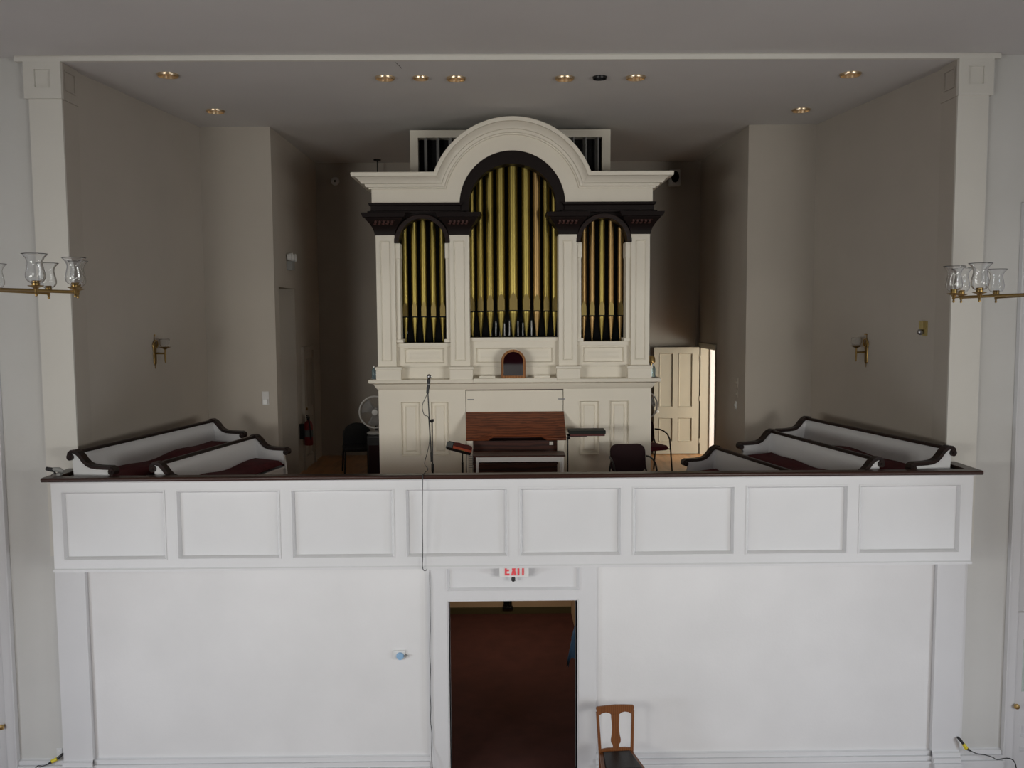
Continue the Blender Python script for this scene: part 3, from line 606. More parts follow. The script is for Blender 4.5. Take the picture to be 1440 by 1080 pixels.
# ------------------------------------------------------------------ pews
def pew(near, far, py_n, py_f, side, label, arm_label, zup=None, depth=.47):
    """near, far: world points of the top of the back at the two ends; side = +1 when the seat faces +X"""
    a = Vector((near[0], near[1], 0)); c = Vector((far[0], far[1], 0)); u = (c-a).normalized(); Ln = (c-a).length
    v = Vector((u.y, -u.x, 0))*side; H = zup-ZB
    O = Vector((a.x, a.y, ZB)); t = thing('pew', label, 'pew', O, group='church pews on the balcony')
    W = lambda l, y, z: O+u*l+v*y+Vector((0, 0, z))
    th = .045
    cap = [(-.03, -.045), (-.022, -.012), (.0, .006), (.035, .008), (.07, -.008), (.105, -.04), (.14, -.085), (.18, -.122), (.23, -.143), (.30, -.151), (.38, -.153), (.455, -.153), (.482, -.165), (.488, -.19)]
    def pris(b, poly, l0, l1):
        n = len(poly); b.add([W(l0, *p) for p in poly]+[W(l1, *p) for p in poly], [tuple(range(n)), tuple(range(2*n-1, n-1, -1))]+[(i, (i+1) % n, n+(i+1) % n, n+i) for i in range(n)])
    for l0 in (0, Ln-th):
        b = MB(); pl = [(y, H+z-.018) for y, z in cap[2:12]]; pl = [(-.005, H-.03)]+pl+[(.455, H-.20), (.425, H-.25), (.445, H-.34), (.455, H-.45), (.44, .0), (.0, .0), (.02, H-.35)]
        pris(b, pl, l0, l0+th); e = b.build('pew_end', 'trimw', t)
        b = MB(); n = len(cap); ou, inn = [], []
        for i, p in enumerate(cap):
            q0, q1 = cap[max(i-1, 0)], cap[min(i+1, n-1)]; dx, dz = q1[0]-q0[0], q1[1]-q0[1]; L_ = math.hypot(dx, dz); nx, nz_ = -dz/L_, dx/L_
            ou.append((p[0]+nx*.019, H+p[1]+nz_*.019)); inn.append((p[0]-nx*.019, H+p[1]-nz_*.019))
        for i in range(n-1):
            pris(b, [ou[i], ou[i+1], inn[i+1], inn[i]], l0-.022, l0+th+.022)
        for (y, z, r) in ((-.012, -.05, .036), (.468, -.192, .034)):
            for l1, sg in ((l0-.030, 0), (l0+th+.030, 0)): pass
            pr = [(y+r*math.cos(2*PI*k/18), H+z+r*math.sin(2*PI*k/18)) for k in range(18)]; pris(b, pr, l0-.028, l0+th+.028)
            pr = [(y+r*.45*math.cos(2*PI*k/12), H+z+r*.45*math.sin(2*PI*k/12)) for k in range(12)]; pris(b, pr, l0-.036, l0+th+.036)
        b.build('arm_scroll', 'dark', e)
    b = MB(); pris(b, [(.012, H-.015), (.04, H-.015), (.09, H-.40), (.062, H-.40)], th, Ln-th); pris(b, [(.06, H-.40), (.088, H-.40), (.088, .05), (.06, .05)], th, Ln-th); b.build('backrest', 'trimw', t)
    b = MB(); pris(b, [(.0, H-.02), (.0, H+.008), (.01, H+.014), (.042, H+.014), (.052, H+.006), (.052, H-.02)], th, Ln-th); b.build('top_rail', 'dark', t)
    b = MB(); pris(b, [(.06, H-.40), (.44, H-.375), (.44, H-.40), (.06, H-.425)], th, Ln-th); pris(b, [(.40, H-.40), (.42, H-.40), (.42, .05), (.40, .05)], th, Ln-th); b.build('seat', 'trimw', t)
    # loose red cushion
    b = MB(); n = 40; prev = None; rg = random.Random(int(abs(near[0])*100))
    ph = [rg.uniform(0, 6) for _ in range(3)]; rows = []
    for i in range(n+1):
        l = th+.02+(Ln-2*th-.04)*i/n; wv = .014*math.sin(l*3.1+ph[0])+.012*math.sin(l*6.3+ph[1]); e = min(1, min(i, n-i)/2.5+.35)
        top = H-.365+(.095+wv)*e; bo = H-.368
        rows.append([W(l, .082, bo), W(l, .078, top-.01), W(l, .10, top+.012), W(l, .20, top+.004+wv*.3), W(l, .32, top-.004), W(l, .42, top-.012), W(l, .452, top-.04), W(l, .445, bo+.025), W(l, .3, bo+.016)])
    for p, q in zip(rows, rows[1:]): b.strip(p+[p[0]], q+[q[0]])
    b.add(rows[0], [tuple(range(9))]); b.add(rows[-1], [tuple(range(9))])
    one(b, 'pew_cushion', 'red', arm_label, 'cushion', group='red cushions on the pews', ang=60)
    return a, u, v, Ln
YN = 9.38
def pewpts(pn, pf, z=None):
    n = at(pn[0], pn[1], YN); d = ray(*pf); k = (n.z-CAM.z)/d.z; f = CAM+d*k
    return n, f
PW = [((101, 636), (298, 591), 1, 'white pew along the left alcove wall, farther from the organ', 'red cushion on the pew along the left wall'),
      ((217, 652.5), (357, 613), 1, 'white pew in front of the left wall pew, nearer the organ', 'red cushion on the left pew nearer the organ'),
      ((1338, 630), (1135, 587.5), -1, 'longest white pew along the right alcove wall', 'red cushion on the pew along the right wall'),
      ((1237, 645.5), (1086, 605.5), -1, 'middle white pew of the three on the right', 'red cushion on the middle right pew')]
pl = []
for pn, pf, sd, lb, cl in PW:
    n, f = pewpts(pn, pf); print('pew', n[:], f[:]); pl.append(pew(n, f, 0, 0, sd, lb, cl, zup=n.z))
f = at(1008, 628.5, 11.75); d_ = ray(1110, 661); k = (f.z-CAM.z)/d_.z; g = CAM+d_*k; u = (g-f).normalized(); n = f+u*((9.42-f.y)/u.y)
pew(n, f, 0, 0, -1, 'front white pew of the three on the right, beside the open door', 'red cushion on the front right pew by the open door', zup=f.z)

# ------------------------------------------------------------------ chairs
def chair(loc, rz, label):
    t = thing('stacking_chair', label, 'chair', loc, world=False, rz=rz)   # faces -Y
    b = MB(); n = 12
    def blk(w, d0, d1, z0, z1, y0, lean, crn):
        F_, B_ = [], []
        pts = []
        for (cx, cz, a0) in ((w-crn, z1-crn, 0), (-w+crn, z1-crn, 90), (-w+crn, z0+crn, 180), (w-crn, z0+crn, 270)):
            for k in range(5):
                a = math.radians(a0+k*22.5); pts.append((cx+crn*math.cos(a), cz+crn*math.sin(a)))
        return pts
    pts = blk(.235, 0, 0, .46, .83, 0, 0, .09); N_ = len(pts)
    def bend(x, z, y): return (x, .20+y+(z-.46)*.16-.06*(x/.235)**2*0-.05*(1-(x/.235)**2)*-1*0.8, z)
    L_ = []
    for s_, y in ((.95, -.028), (1., -.012), (1., .012), (.95, .028)): L_.append([bend(p[0]*s_, .645+(p[1]-.645)*s_, y) for p in pts])
    for p, q in zip(L_, L_[1:]): b.strip(p+[p[0]], q+[q[0]])
    for q in (L_[0], L_[-1]): b.add(q, [tuple(range(N_))])
    b.build('backrest', 'maroon', t)
    b = MB(); sq = [(p[0], (p[1]-.645)*1.25) for p in blk(.24, 0, 0, .46, .83, 0, 0, .07)]
    L_ = [[(p[0]*s_, p[1]*s_-.02, z) for p in sq] for s_, z in ((.93, .395), (1, .41), (1, .435), (.93, .46), (.6, .468))]
    for p, q in zip(L_, L_[1:]): b.strip(p+[p[0]], q+[q[0]])
    for q in (L_[0], L_[-1]): b.add(q, [tuple(range(N_))])
    b.build('seat', 'maroonl', t)
    for s_ in (-1, 1):
        b = MB(); b.tube([(s_*.285, -.25, 0), (s_*.275, -.21, .40), (s_*.275, -.18, .56), (s_*.275, -.12, .63), (s_*.272, -.02, .665), (s_*.268, .10, .68), (s_*.25, .215, .675)], .0125, 8); b.build('arm', 'blackm', t)
        b = MB(); b.tube([(s_*.27, .28, 0), (s_*.255, .20, .42), (s_*.24, .235, .52), (s_*.22, .25, .60)], .0125, 8); b.build('leg', 'blackm', t)
        b = MB(); b.tube([(s_*.272, -.2, .40), (s_*.257, .19, .40)], .01, 8); b.build('seat_rail', 'blackm', t)
    return t
c1 = at(886, 640, 11.65)
chair((c1.x, 11.45, ZB), math.radians(6), 'maroon padded armchair in front of the organ case')
c2 = at(912, 640, 14.1)
chair((c2.x, 14.1, ZB), math.radians(22), 'armchair with maroon seat beside the open cream door')
# black chair and amplifier left of the organ
t = thing('black_chair', 'black round backed chair in the dark left of the organ', 'chair', (gx(504, 14.35, 640), 14.35, ZB), world=False, rz=.25)
b = MB(); pts = []
for k in range(17):
    a = PI*k/16; pts.append((.23*math.cos(a), .60+.20*math.sin(a)))
b.prism([(.22, .38)]+pts+[(-.22, .38)], .16, .21); b.build('backrest', 'blackp', t, bevel=.015)
b = MB(); b.box(-.24, .24, -.24, .2, .38, .45); b.build('seat', 'blackp', t, bevel=.02)
for sx_ in (-1, 1):
    for sy_ in (-1, 1): b = MB(); b.tube([(sx_*.22, sy_*.2, .4), (sx_*.24, sy_*.23, 0)], .014); b.build('leg', 'blackm', t)
AY = 13.6; ax = gx(516, AY, 640)+.13; zt = gz(612.5, AY, 524)
t = thing('amplifier', 'dark boxy amplifier under the left fan', 'amplifier', (ax, AY+.2, ZB))
b = MB(); b.box(ax-.13, ax+.42, AY, AY+.4, ZB+.02, zt); b.build('cabinet', 'blackp', t, bevel=.012)
b = MB(); b.box(ax-.10, ax+.39, AY-.01, AY+.005, ZB+.1, zt-.15); b.build('grille_cloth', 'maroon', t)
b = MB(); b.box(ax-.10, ax+.39, AY-.008, AY+.005, zt-.12, zt-.03); b.build('control_panel', 'blackm', t)
for sx_ in (-.09, .38):
    for sy_ in (AY+.04, AY+.36): MB().lathe([(.02, 0), (.02, .03)], (ax+sx_, sy_, ZB), seg=10).build('foot', 'blackp', t)

def fan(c, r, zbase, label, rz=0.):
    t = thing('fan', label, 'fan', (c[0], c[1], zbase), world=False, rz=rz); h = c[2]-zbase
    b = MB(); b.torus((0, -.05, h), r, .013, 'Y', 40); b.build('grille_ring', 'fanw', t)
    b = MB()
    for k in range(36):
        a = 2*PI*k/36; b.tube([(.05*math.cos(a), -.085, h+.05*math.sin(a)), (r*.6*math.cos(a+.15), -.08, h+r*.6*math.sin(a+.15)), (r*math.cos(a+.3), -.05, h+r*math.sin(a+.3))], .0018, 4)
    b.build('grille_wires', 'fangrey', t)
    b = MB(); b.lathe([(.001, -.095), (.045, -.09), (.05, -.075)], (0, 0, h), 'Y', 20); b.build('badge', 'fanw', t)
    for k in range(3):
        a = 2*PI*k/3+.4; b = MB(); A, B = [], []
        for i in range(7):
            s_ = i/6; aa = a+(s_-.5)*1.25
            A.append((.04*math.cos(aa), -.01+.025*(s_-.5), h+.04*math.sin(aa))); B.append((r*.88*math.cos(aa+.15), -.015+.05*(s_-.5), h+r*.88*math.sin(aa+.15)))
        b.strip(A, B); o_ = b.build('blade', 'fangrey', t); sd_ = o_.modifiers.new('solid', 'SOLIDIFY'); sd_.thickness = .004
    b = MB(); b.lathe([(.03, -.03), (.06, .0), (.065, .08), (.045, .12), (.001, .125)], (0, 0, h), 'Y', 18); b.build('motor', 'fanw', t)
    b = MB(); b.tube([(0, .05, h-.04), (0, .05, .03)], .018, 10); b.build('stem', 'blackp', t)
    b = MB(); b.lathe([(.001, .0), (.14, 0), (.145, .012), (.12, .03), (.03, .045), (.001, .045)], (0, .03, 0), seg=24); b.build('base', 'fanw', t)
c = at(527.5, 579.5, AY+.16); fan((c.x, AY+.21, c.z), 22.3*(AY+.16)/F, zt, 'white fan on the amplifier left of the organ')
c = at(904.2, 570, 14.9); fan((c.x, 14.95, c.z), 20.3*14.9/F, ZB, 'white fan half hidden behind the right side of the organ')

# wooden dining chair by the doorway
cp_ = at(864, 1056, 9.46); 
t = thing('dining_chair', 'carved brown wooden chair with black leather seat beside the doorway', 'chair', (cp_.x+.025, 9.18, 0.004), world=False, rz=math.radians(5))
hs = .485; Hc = gz(986, 9.55, 864)
by = lambda z: .20+(z-hs)*.13                      # the back leans
b = MB()
def bar(b, pl, y0, th):                            # a flat shape on the leaning back, pl = (x, z)
    n = len(pl); A = [(p[0], by(p[1])-th/2, p[1]) for p in pl]; B = [(p[0], by(p[1])+th/2, p[1]) for p in pl]
    b.add(A+B, [tuple(range(n)), tuple(range(2*n-1, n-1, -1))]+[(i, (i+1) % n, n+(i+1) % n, n+i) for i in range(n)])
zt = Hc-.004; w = .211
pl_ = [(-w, zt-.02), (-w*.96, zt-.004), (-w*.5, zt+.004), (0, zt+.008), (w*.5, zt+.004), (w*.96, zt-.004), (w, zt-.02), (w*.93, zt-.085), (w*.84, zt-.095), (w*.7, zt-.075), (w*.5, zt-.066), (w*.32, zt-.075), (w*.22, zt-.09), (-w*.22, zt-.09), (-w*.32, zt-.075), (-w*.5, zt-.066), (-w*.7, zt-.075), (-w*.84, zt-.095), (-w*.93, zt-.085)]
bar(b, pl_, 0, .026); b.build('crest_rail', 'chairwood', t, bevel=.004)
hb = [(0, .047), (.15, .045), (.35, .038), (.5, .040), (.62, .046), (.74, .055), (.82, .052), (.88, .036), (1, .032)]
z1_, z0_ = zt-.08, hs+.03
b = MB(); bar(b, [(x, z1_+(z0_-z1_)*s_) for s_, x in hb]+[(-x, z1_+(z0_-z1_)*s_) for s_, x in hb[::-1]], 0, .014); b.build('splat', 'chairwood', t, bevel=.003)
b = MB(); bar(b, [(-.18, hs-.01), (.18, hs-.01), (.18, hs+.03), (.1, hs+.042), (-.1, hs+.042), (-.18, hs+.03)], 0, .022); b.build('lower_rail', 'chairwood', t, bevel=.003)
for s_ in (-1, 1):
    b = MB(); b.add([(s_*q+dx, by(z)+dy if z > .3 else by(.3)+(.3-z)*.15+dy, z) for z, q in ((0, .17), (.3, .175), (hs, .176), (zt-.06, .196)) for dx in (-.015, .015) for dy in (-.014, .014)],
        [(0, 1, 3, 2), (12, 14, 15, 13)]+[(4*k+i, 4*k+j, 4*k+4+j, 4*k+4+i) for k in range(3) for i, j in ((0, 1), (1, 3), (3, 2), (2, 0))]); b.build('leg', 'chairwood', t, bevel=.003)
    b = MB(); b.tube([(s_*.205, -.21, hs-.03), (s_*.205, -.21, .3), (s_*.2, -.22, 0)], [.022, .02, .014], 8); b.build('leg', 'chairwood', t)
b = MB(); b.prism([(-.18, .21), (.18, .21), (.235, -.24), (-.235, -.24)], hs-.06, hs, 'Z'); b.build('seat_frame', 'chairwood', t, bevel=.006)
b = MB(); b.prism([(-.15, .18), (.15, .18), (.195, -.20), (-.195, -.20)], hs-.005, hs+.018, 'Z'); b.build('seat_pad', 'leather', t, bevel=.01)

# ------------------------------------------------------------------ microphone on its stand, cable
YMc = 10.6
mp = lambda px, py, dy=0: at(px, py, YMc+dy)
base = mp(608.5, 664); bx = base.x
t = thing('microphone_stand', 'thin black microphone stand behind the balcony rail', 'microphone stand', (bx, YMc, ZB))
b = MB(); b.lathe([(.13, 0), (.13, .012), (.12, .022), (.03, .03), (.02, .05)], (bx, YMc, ZB), seg=24); b.build('base', 'blackm', t)
top = mp(608, 594)
b = MB(); b.tube([(bx, YMc, ZB+.03), mp(608.3, 655)], .013, 8); b.tube([mp(608.3, 656), mp(607.6, 594)], .008, 8); b.tube([mp(608.5, 662), mp(608.4, 652)], .017, 10); b.build('pole', 'blackm', t)
b = MB(); b.sphere(mp(607, 592), .022); b.tube([mp(604, 592, -.02), mp(610, 591, -.02)], .016, 8); b.build('clutch', 'blackp', t)
b = MB(); b.tube([mp(601.7, 551, -.03), mp(606.8, 648, -.03)], .007, 8); b.tube([mp(606.2, 636, -.03), mp(606.8, 649, -.03)], .011, 8); b.build('boom', 'blackm', t)
b = MB(); b.tube([mp(601.2, 553, -.03), mp(601.8, 544, -.03)], .016, 8); b.tube([mp(601, 549, -.03), mp(603, 541, -.03)], .013, 8); b.build('clip', 'blackp', t)
t = thing('microphone', 'handheld microphone with silver grille on the stand', 'microphone', mp(603, 545, -.03))
b = MB(); b.tube([mp(602.2, 547, -.03), mp(603.2, 533, -.03)], [.014, .019], 12); b.build('handle', 'blackp', t)
b = MB(); b.tube([mp(602.9, 541.5, -.03), mp(603.0, 540, -.03)], .0185, 12); b.build('collar_ring', 'louvre', t)
b = MB(); b.sphere(mp(603.4, 529.6, -.03), .027, 14, (1, 1, 1.1)); b.build('grille', 'steel', t)
zr_ = zr1+.006
pts = [mp(602, 548, -.04), mp(599.5, 557, -.05), mp(594.8, 567, -.06), mp(594, 575, -.06), mp(597, 584, -.05), mp(602, 586, -.045), mp(603.5, 600, -.045), mp(604, 620, -.045), mp(601, 636, -.06), mp(597, 652, -.1)]
rl = at(594.5, 668, YB-.075); pts += [Vector((rl.x+.03, YB+.22, zr_+.01)), Vector((rl.x+.01, YB+.06, zr_)), Vector((rl.x, YB-.05, zr_)), Vector((rl.x, YB-.078, zr_-.02)), at(594, 700, YB-.078), at(594, 740, YB-.05), at(594.5, 780, YB-.045), at(594, 795, YB-.045), at(595.5, 801.5, YB-.035), at(599, 802, YB+.02), at(600.5, 799, YB+.1)]
rg = random.Random(3)
pts += [Vector((at(604.5, 803, YW-.05).x, YW-.05, zb0-.02))]
for py in range(815, 1062, 18): pts.append(at(604.6+(py-815)*.004+rg.uniform(-.6, .6)+(1.5 if py > 1030 else 0), py, YW-.052))
pts += [at(607, 1068, YW-.09), at(608, 1080, YW-.1), Vector((at(609, 1080, YW-.12).x, YW-.12, .01))]
def smooth(pts, n=4):
    out = []
    for i in range(len(pts)-1):
        p0, p1, p2, p3 = pts[max(i-1, 0)], pts[i], pts[i+1], pts[min(i+2, len(pts)-1)]
        for k in range(n):
            s_ = k/n; out.append(.5*((2*p1)+(p2-p0)*s_+(2*p0-5*p1+4*p2-p3)*s_*s_+(3*p1-p0-3*p2+p3)*s_**3))
    return out+[pts[-1]]
b = MB(); b.tube(smooth([Vector(p) for p in pts], 3), .0042, 6); one(b, 'microphone_cable', 'blackp', 'black microphone cable running over the rail and down the wall', 'cable')

# ------------------------------------------------------------------ music stands and books
Ys = 11.64
def frame_at(c, rx, ry):                           # tilted tray frame: rx leans it back, ry rolls it
    return Matrix.Translation(c) @ Matrix.Rotation(ry, 4, 'Y') @ Matrix.Rotation(rx, 4, 'X')
class TB(MB):
    def __init__(s, M): super().__init__(); s.M = M
    def add(s, v, f): return super().add([s.M @ Vector(p) for p in v], f)
c = at(649, 632, Ys); M_ = frame_at(c, math.radians(-52), math.radians(15))
t = thing('music_stand', 'black music stand left of the organ console holding a red hymnal', 'music stand', (c.x, Ys, ZB))
b = TB(M_); b.box(-.19, .13, -.005, .0, -.06, .09); b.box(-.19, .13, -.045, 0, -.066, -.06); b.build('desk', 'blackm', t)
b = MB(); x = at(650.3, 650, Ys).x; b.tube([(x, Ys, ZB+.02), (x, Ys, c.z-.02)], .010, 8); b.tube([(x, Ys, ZB+.3), (x, Ys, c.z-.17)], .014, 8); b.build('pole', 'blackm', t)
b = MB(); b.lathe([(.001, 0), (.10, 0), (.10, .012), (.02, .03), (.001, .03)], (x, Ys, ZB), seg=20); b.build('base', 'blackm', t)
t = thing('hymnal', 'open red hymnal lying on the left music stand', 'book', c)
b = TB(M_); b.box(-.115, .135, -.020, -.0055, -.055, .055); b.build('cover', 'bookred', t, bevel=.003)
b = TB(M_); b.prism([(-.11, -.021), (-.05, -.036), (.01, -.024), (.07, -.036), (.13, -.021)], .005, .075, 'Z'); b.build('page_block', 'bookdark', t)
b = TB(M_); b.box(-.03, .05, -.0215, -.0195, -.042, -.030); b.build('gilt_title', 'gold', t)
b = TB(M_); b.box(-.205, -.125, -.018, -.0055, -.055, .06); one(b, 'booklet', 'grey', 'grey booklet at the left edge of the left music stand', 'booklet')
c = at(824, 609.5, Ys); Y2 = Ys; hw = 26.5*Y2/F
t = thing('music_stand', 'black music stand with flat desk right of the organ console', 'music stand', (c.x, Y2, ZB))
zt = gz(611.5, Y2, 824); x = at(798.3, 640, Y2).x
b = MB(); b.box(c.x-hw+.0, c.x-.0, Y2-.12, Y2+.12, zt-.008, zt); b.box(c.x-hw-.01, c.x+hw-.02, Y2-.1, Y2+.1, zt-.004, zt); b.build('desk', 'blackm', t)
b = MB(); b.tube([(x, Y2, ZB+.02), (x, Y2, zt-.004)], .009, 8); b.tube([(x-.01, Y2, zt-.05), (x+.03, Y2, zt-.035)], .018, 8); b.build('pole', 'blackm', t)
b = MB(); b.lathe([(.001, 0), (.10, 0), (.10, .012), (.02, .03), (.001, .03)], (x, Y2, ZB), seg=20); b.build('base', 'blackm', t)
b = MB(); b.box(c.x-hw+.03, c.x+hw-.01, Y2-.12, Y2+.11, zt, zt+.026); one(b, 'hymnal', 'bookdark', 'dark red book under the black binder on the right music stand', 'book', bevel=.003)
b = MB(); b.box(c.x-hw+.015, c.x+hw, Y2-.13, Y2+.13, zt+.026, zt+.072); one(b, 'binder', 'binder', 'black binder lying flat on the right music stand', 'binder', bevel=.004)
# chalky cup of odds and ends between stand and bench
c = at(662, 649, 11.6); t = thing('wire_rack', 'small pale wire rack between the left music stand and the bench', 'rack', (c.x, 11.6, ZB))
b = MB()
for dx in (-.025, .025): b.tube([(c.x+dx, 11.6, ZB), (c.x+dx, 11.6, c.z+.1)], .004, 6)
for k in range(6): b.tube([(c.x-.03, 11.6, c.z-.08+k*.03), (c.x+.03, 11.6, c.z-.08+k*.03)], .004, 6)
b.build('wire_frame', 'louvre', t)

# ------------------------------------------------------------------ wall fittings
def onwall(name, label, cat, p, n, group=None):
    return thing(name, label, cat, Vector(p)-Vector((n[0], n[1], 0))*.004, world=False, rz=math.atan2(n[0], -n[1]), group=group)
def nrm(a, c, s): v = Vector((c[1]-a[1], -(c[0]-a[0]), 0)).normalized(); return v if v.x*s > 0 else -v
nL = nrm(aL, bL, 1); nR = nrm(aR, bR, -1)
def sconce(p, n, s, label):
    t = onwall('wall_sconce', label, 'wall light', p, n)
    b = MB(); pr = [(.004, -.215), (.008, -.20), (.006, -.18), (.012, -.165), (.036, -.15), (.04, -.05), (.034, .0), (.05, .06), (.055, .09), (.04, .125), (.012, .14), (.008, .16), (.006, .20), (.012, .21), (.001, .225)]
    b.lathe(pr, (0, -.012, 0), seg=18, sq=.35); b.build('backplate', 'brassd', t)
    b = MB(); b.torus((0, -.03, .10), .05, .008, 'Y', 24); b.tube([(0, -.02, .20), (-.015, -.03, .225), (-.02, -.03, .20)], .005, 6); b.build('ornament_ring', 'brass', t)
    b = MB(); b.tube([(0, -.015, -.02), (0, -.15, -.02)], .011, 8); b.tube([(0, -.15, -.125), (0, -.15, -.02), (0, -.15, .05)], [.010, .012, .009], 8); b.lathe([(.001, -.14), (.010, -.132), (.006, -.12)], (0, -.15, 0), seg=10); b.build('arm', 'brassd', t)
    b = MB(); b.lathe([(.008, .03), (.035, .045), (.07, .062), (.072, .066), (.03, .06), (.02, .075), (.001, .075)], (0, -.15, 0), seg=20); b.build('drip_dish', 'brassd', t)
    b = MB(); b.lathe([(.035, .067), (.055, .075), (.062, .10), (.062, .16), (.064, .165)], (0, -.15, 0), seg=24); o_ = b.build('glass_shade', 'glass', t); sd = o_.modifiers.new('solid', 'SOLIDIFY'); sd.thickness = .003
p = atw(217, 495, aL, bL); sconce((p.x, p.y, p.z), nL, 1, 'brass wall sconce on the left alcove wall')
p = atw(1219, 493, aR, bR); sconce((p.x, p.y, p.z), nR, -1, 'brass wall sconce on the right alcove wall')
# motion sensor
p = atw(1301, 462, aR, bR); t = onwall('motion_sensor', 'beige sensor box on the right alcove wall near the pilaster', 'sensor', p, nR)
b = MB(); b.box(-.05, .05, -.012, 0, -.085, .085); b.build('plate', 'beige', t, bevel=.003)
b = MB(); b.box(-.04, .03, -.06, -.01, -.01, .085); b.build('housing', 'beige', t, bevel=.006)
b = MB(); b.sphere((-.02, -.05, -.04), .036, 14); b.build('lens', 'steel', t)
# switch on the left return wall
p = at(373.5, 560, YM); t = thing('thermostat', 'white wall thermostat left of the organ', 'thermostat', (p.x, YM, p.z))
b = MB(); b.box(p.x-.05, p.x+.05, YM-.008, YM+.005, p.z-.10, p.z+.10); b.build('plate', 'taupe_ceil', t, bevel=.003)
b = MB(); b.box(p.x-.035, p.x+.035, YM-.04, YM-.006, p.z-.09, p.z-.01); b.build('body', 'white', t, bevel=.006)
# emergency light on the left inner wall
p = atx(405, 369, XLn); t = onwall('emergency_light', 'two headed emergency light above the left door recess', 'emergency light', (XLn, p.y, p.z), (1, 0))
b = MB(); b.box(-.09, .09, -.09, 0, -.12, .02); b.build('battery_box', 'louvre', t, bevel=.008)
for s_ in (-1, 1):
    b = MB(); b.tube([(s_*.06, -.05, .02), (s_*.10, -.06, .06)], .012, 8); b.build('bracket', 'white', t)
    b = MB(); b.lathe([(.001, .06), (.05, .05), (.06, .0), (.064, -.02), (.055, -.015), (.001, -.005)], (s_*.11, -.08, .075), 'Y', 18); b.build('lamp_head', 'white', t)
# panelled door on the left inner wall, with the fire extinguisher in front
ya, yb_ = atx(424.5, 550, XLn).y, atx(440, 550, XLn).y; zt = atx(431, 487, XLn).z
t = onwall('door_4', 'dark narrow panelled door on the wall left of the organ', 'door', (XLn, (ya+yb_)/2, ZB), (1, 0)); t['kind'] = 'structure'
hw = abs(yb_-ya)/2; hd = zt-ZB
hl = [(-hw*.62, -hw*.1, .2, hd*.42), (hw*.1, hw*.62, .2, hd*.42), (-hw*.62, -hw*.1, hd*.5, hd*.9), (hw*.1, hw*.62, hd*.5, hd*.9)]
b = MB(); b.board(-hw*.8, hw*.8, 0, hd*.96, -.02, 0, hl, .012); b.build('leaf', 'taupe', t)
for h in hl: MB().panel(*h, -.02, .012, .012).build('panel', 'taupe', t)
b = MB(); b.box(-hw, -hw*.82, -.05, 0, 0, hd); b.box(hw*.82, hw, -.05, 0, 0, hd); b.box(-hw, hw, -.05, 0, hd*.965, hd); b.build('casing', 'taupe', t, bevel=.004)
b = MB(); b.lathe([(.001, -.07), (.025, -.06), (.025, -.04), (.01, -.03), (.01, -.01)], (-hw*.7, 0, 1.0), 'Y', 12); b.build('knob', 'brassd', t)
p = atx(430.5, 607, XLn+.1); e = thing('fire_extinguisher', 'red fire extinguisher hanging beside the dark panelled door', 'fire extinguisher', (XLn+.14, p.y, p.z-.22))
b = MB(); q = (XLn+.14, p.y, p.z-.22); b.lathe([(.001, 0), (.065, .0), (.07, .015), (.07, .33), (.055, .38), (.022, .405), (.022, .43)], q, seg=18); b.build('cylinder', 'extred', e)
b = MB(); b.lathe([(.026, .42), (.026, .46), (.01, .465)], q, seg=12); b.box(q[0]-.012, q[0]+.012, q[1]-.10, q[1]+.02, q[2]+.455, q[2]+.475); b.box(q[0]-.01, q[0]+.01, q[1]-.11, q[1]+.01, q[2]+.485, q[2]+.498); b.build('valve_handle', 'blackm', e)
b = MB(); b.tube(smooth([Vector((q[0], q[1]-.02, q[2]+.44)), Vector((q[0]+.03, q[1]-.09, q[2]+.42)), Vector((q[0]+.05, q[1]-.09, q[2]+.25)), Vector((q[0]+.05, q[1]-.07, q[2]+.1))], 4), .012, 8); b.build('hose', 'blackp', e)
b = MB(); b.lathe([(.071, .14), (.071, .25)], q, seg=18); b.build('paper_label', 'grey', e)
b = MB(); b.box(XLn-.005, q[0]-.06, q[1]-.03, q[1]+.03, q[2]+.1, q[2]+.35); b.build('wall_bracket', 'blackm', e)
# back wall: smoke detector, speaker, hanging rod, conduit
p = at(471.5, 255, YK); t = thing('smoke_detector', 'round grey detector high on the dark rear wall', 'smoke detector', (p.x, YK, p.z))
b = MB(); b.lathe([(.075, 0), (.075, -.02), (.06, -.035), (.03, -.04), (.001, -.04)], (p.x, YK, p.z), 'Y', 24); b.build('housing', 'white', t)
b = MB(); b.lathe([(.022, -.04), (.02, -.046), (.001, -.046)], (p.x, YK, p.z), 'Y', 12); b.build('sensor', 'grey', t)
p = at(948.5, 250.5, YK-.1); t = thing('loudspeaker', 'small white loudspeaker on the rear wall right of the organ top', 'loudspeaker', (p.x, YK, p.z))
hw, hh = 7.6*YK/F, 11*YK/F
b = MB(); b.box(p.x-hw, p.x+hw, YK-.16, YK-.03, p.z-hh, p.z+hh); b.build('cabinet', 'taupe_ceil', t, bevel=.012)
b = MB(); pp = [(p.x+hw*.72*math.cos(2*PI*k/20)*(1 if math.sin(2*PI*k/20) > 0 else 1), p.z+hh*.12+hh*.72*math.sin(2*PI*k/20)) for k in range(20)]; b.prism(pp, YK-.168, YK-.155); b.build('grille', 'black', t)
b = MB(); b.box(p.x-.03, p.x+.03, YK-.04, YK+.005, p.z-.05, p.z+.05); b.build('wall_bracket', 'blackm', t)
p = atz(530.5, 224.5, ZA); t = thing('hanging_rod', 'thin dark rod hanging from the ceiling left of the swell box', 'rod', (p.x, p.y, ZA))
b = MB(); b.lathe([(.07, 0), (.06, -.02), (.012, -.03)], (p.x, p.y, ZA), seg=18); b.build('ceiling_plate', 'blackm', t)
b = MB(); b.tube([(p.x, p.y, ZA-.02), (p.x, p.y, ZA-.9)], .009, 8); b.build('rod', 'blackm', t)
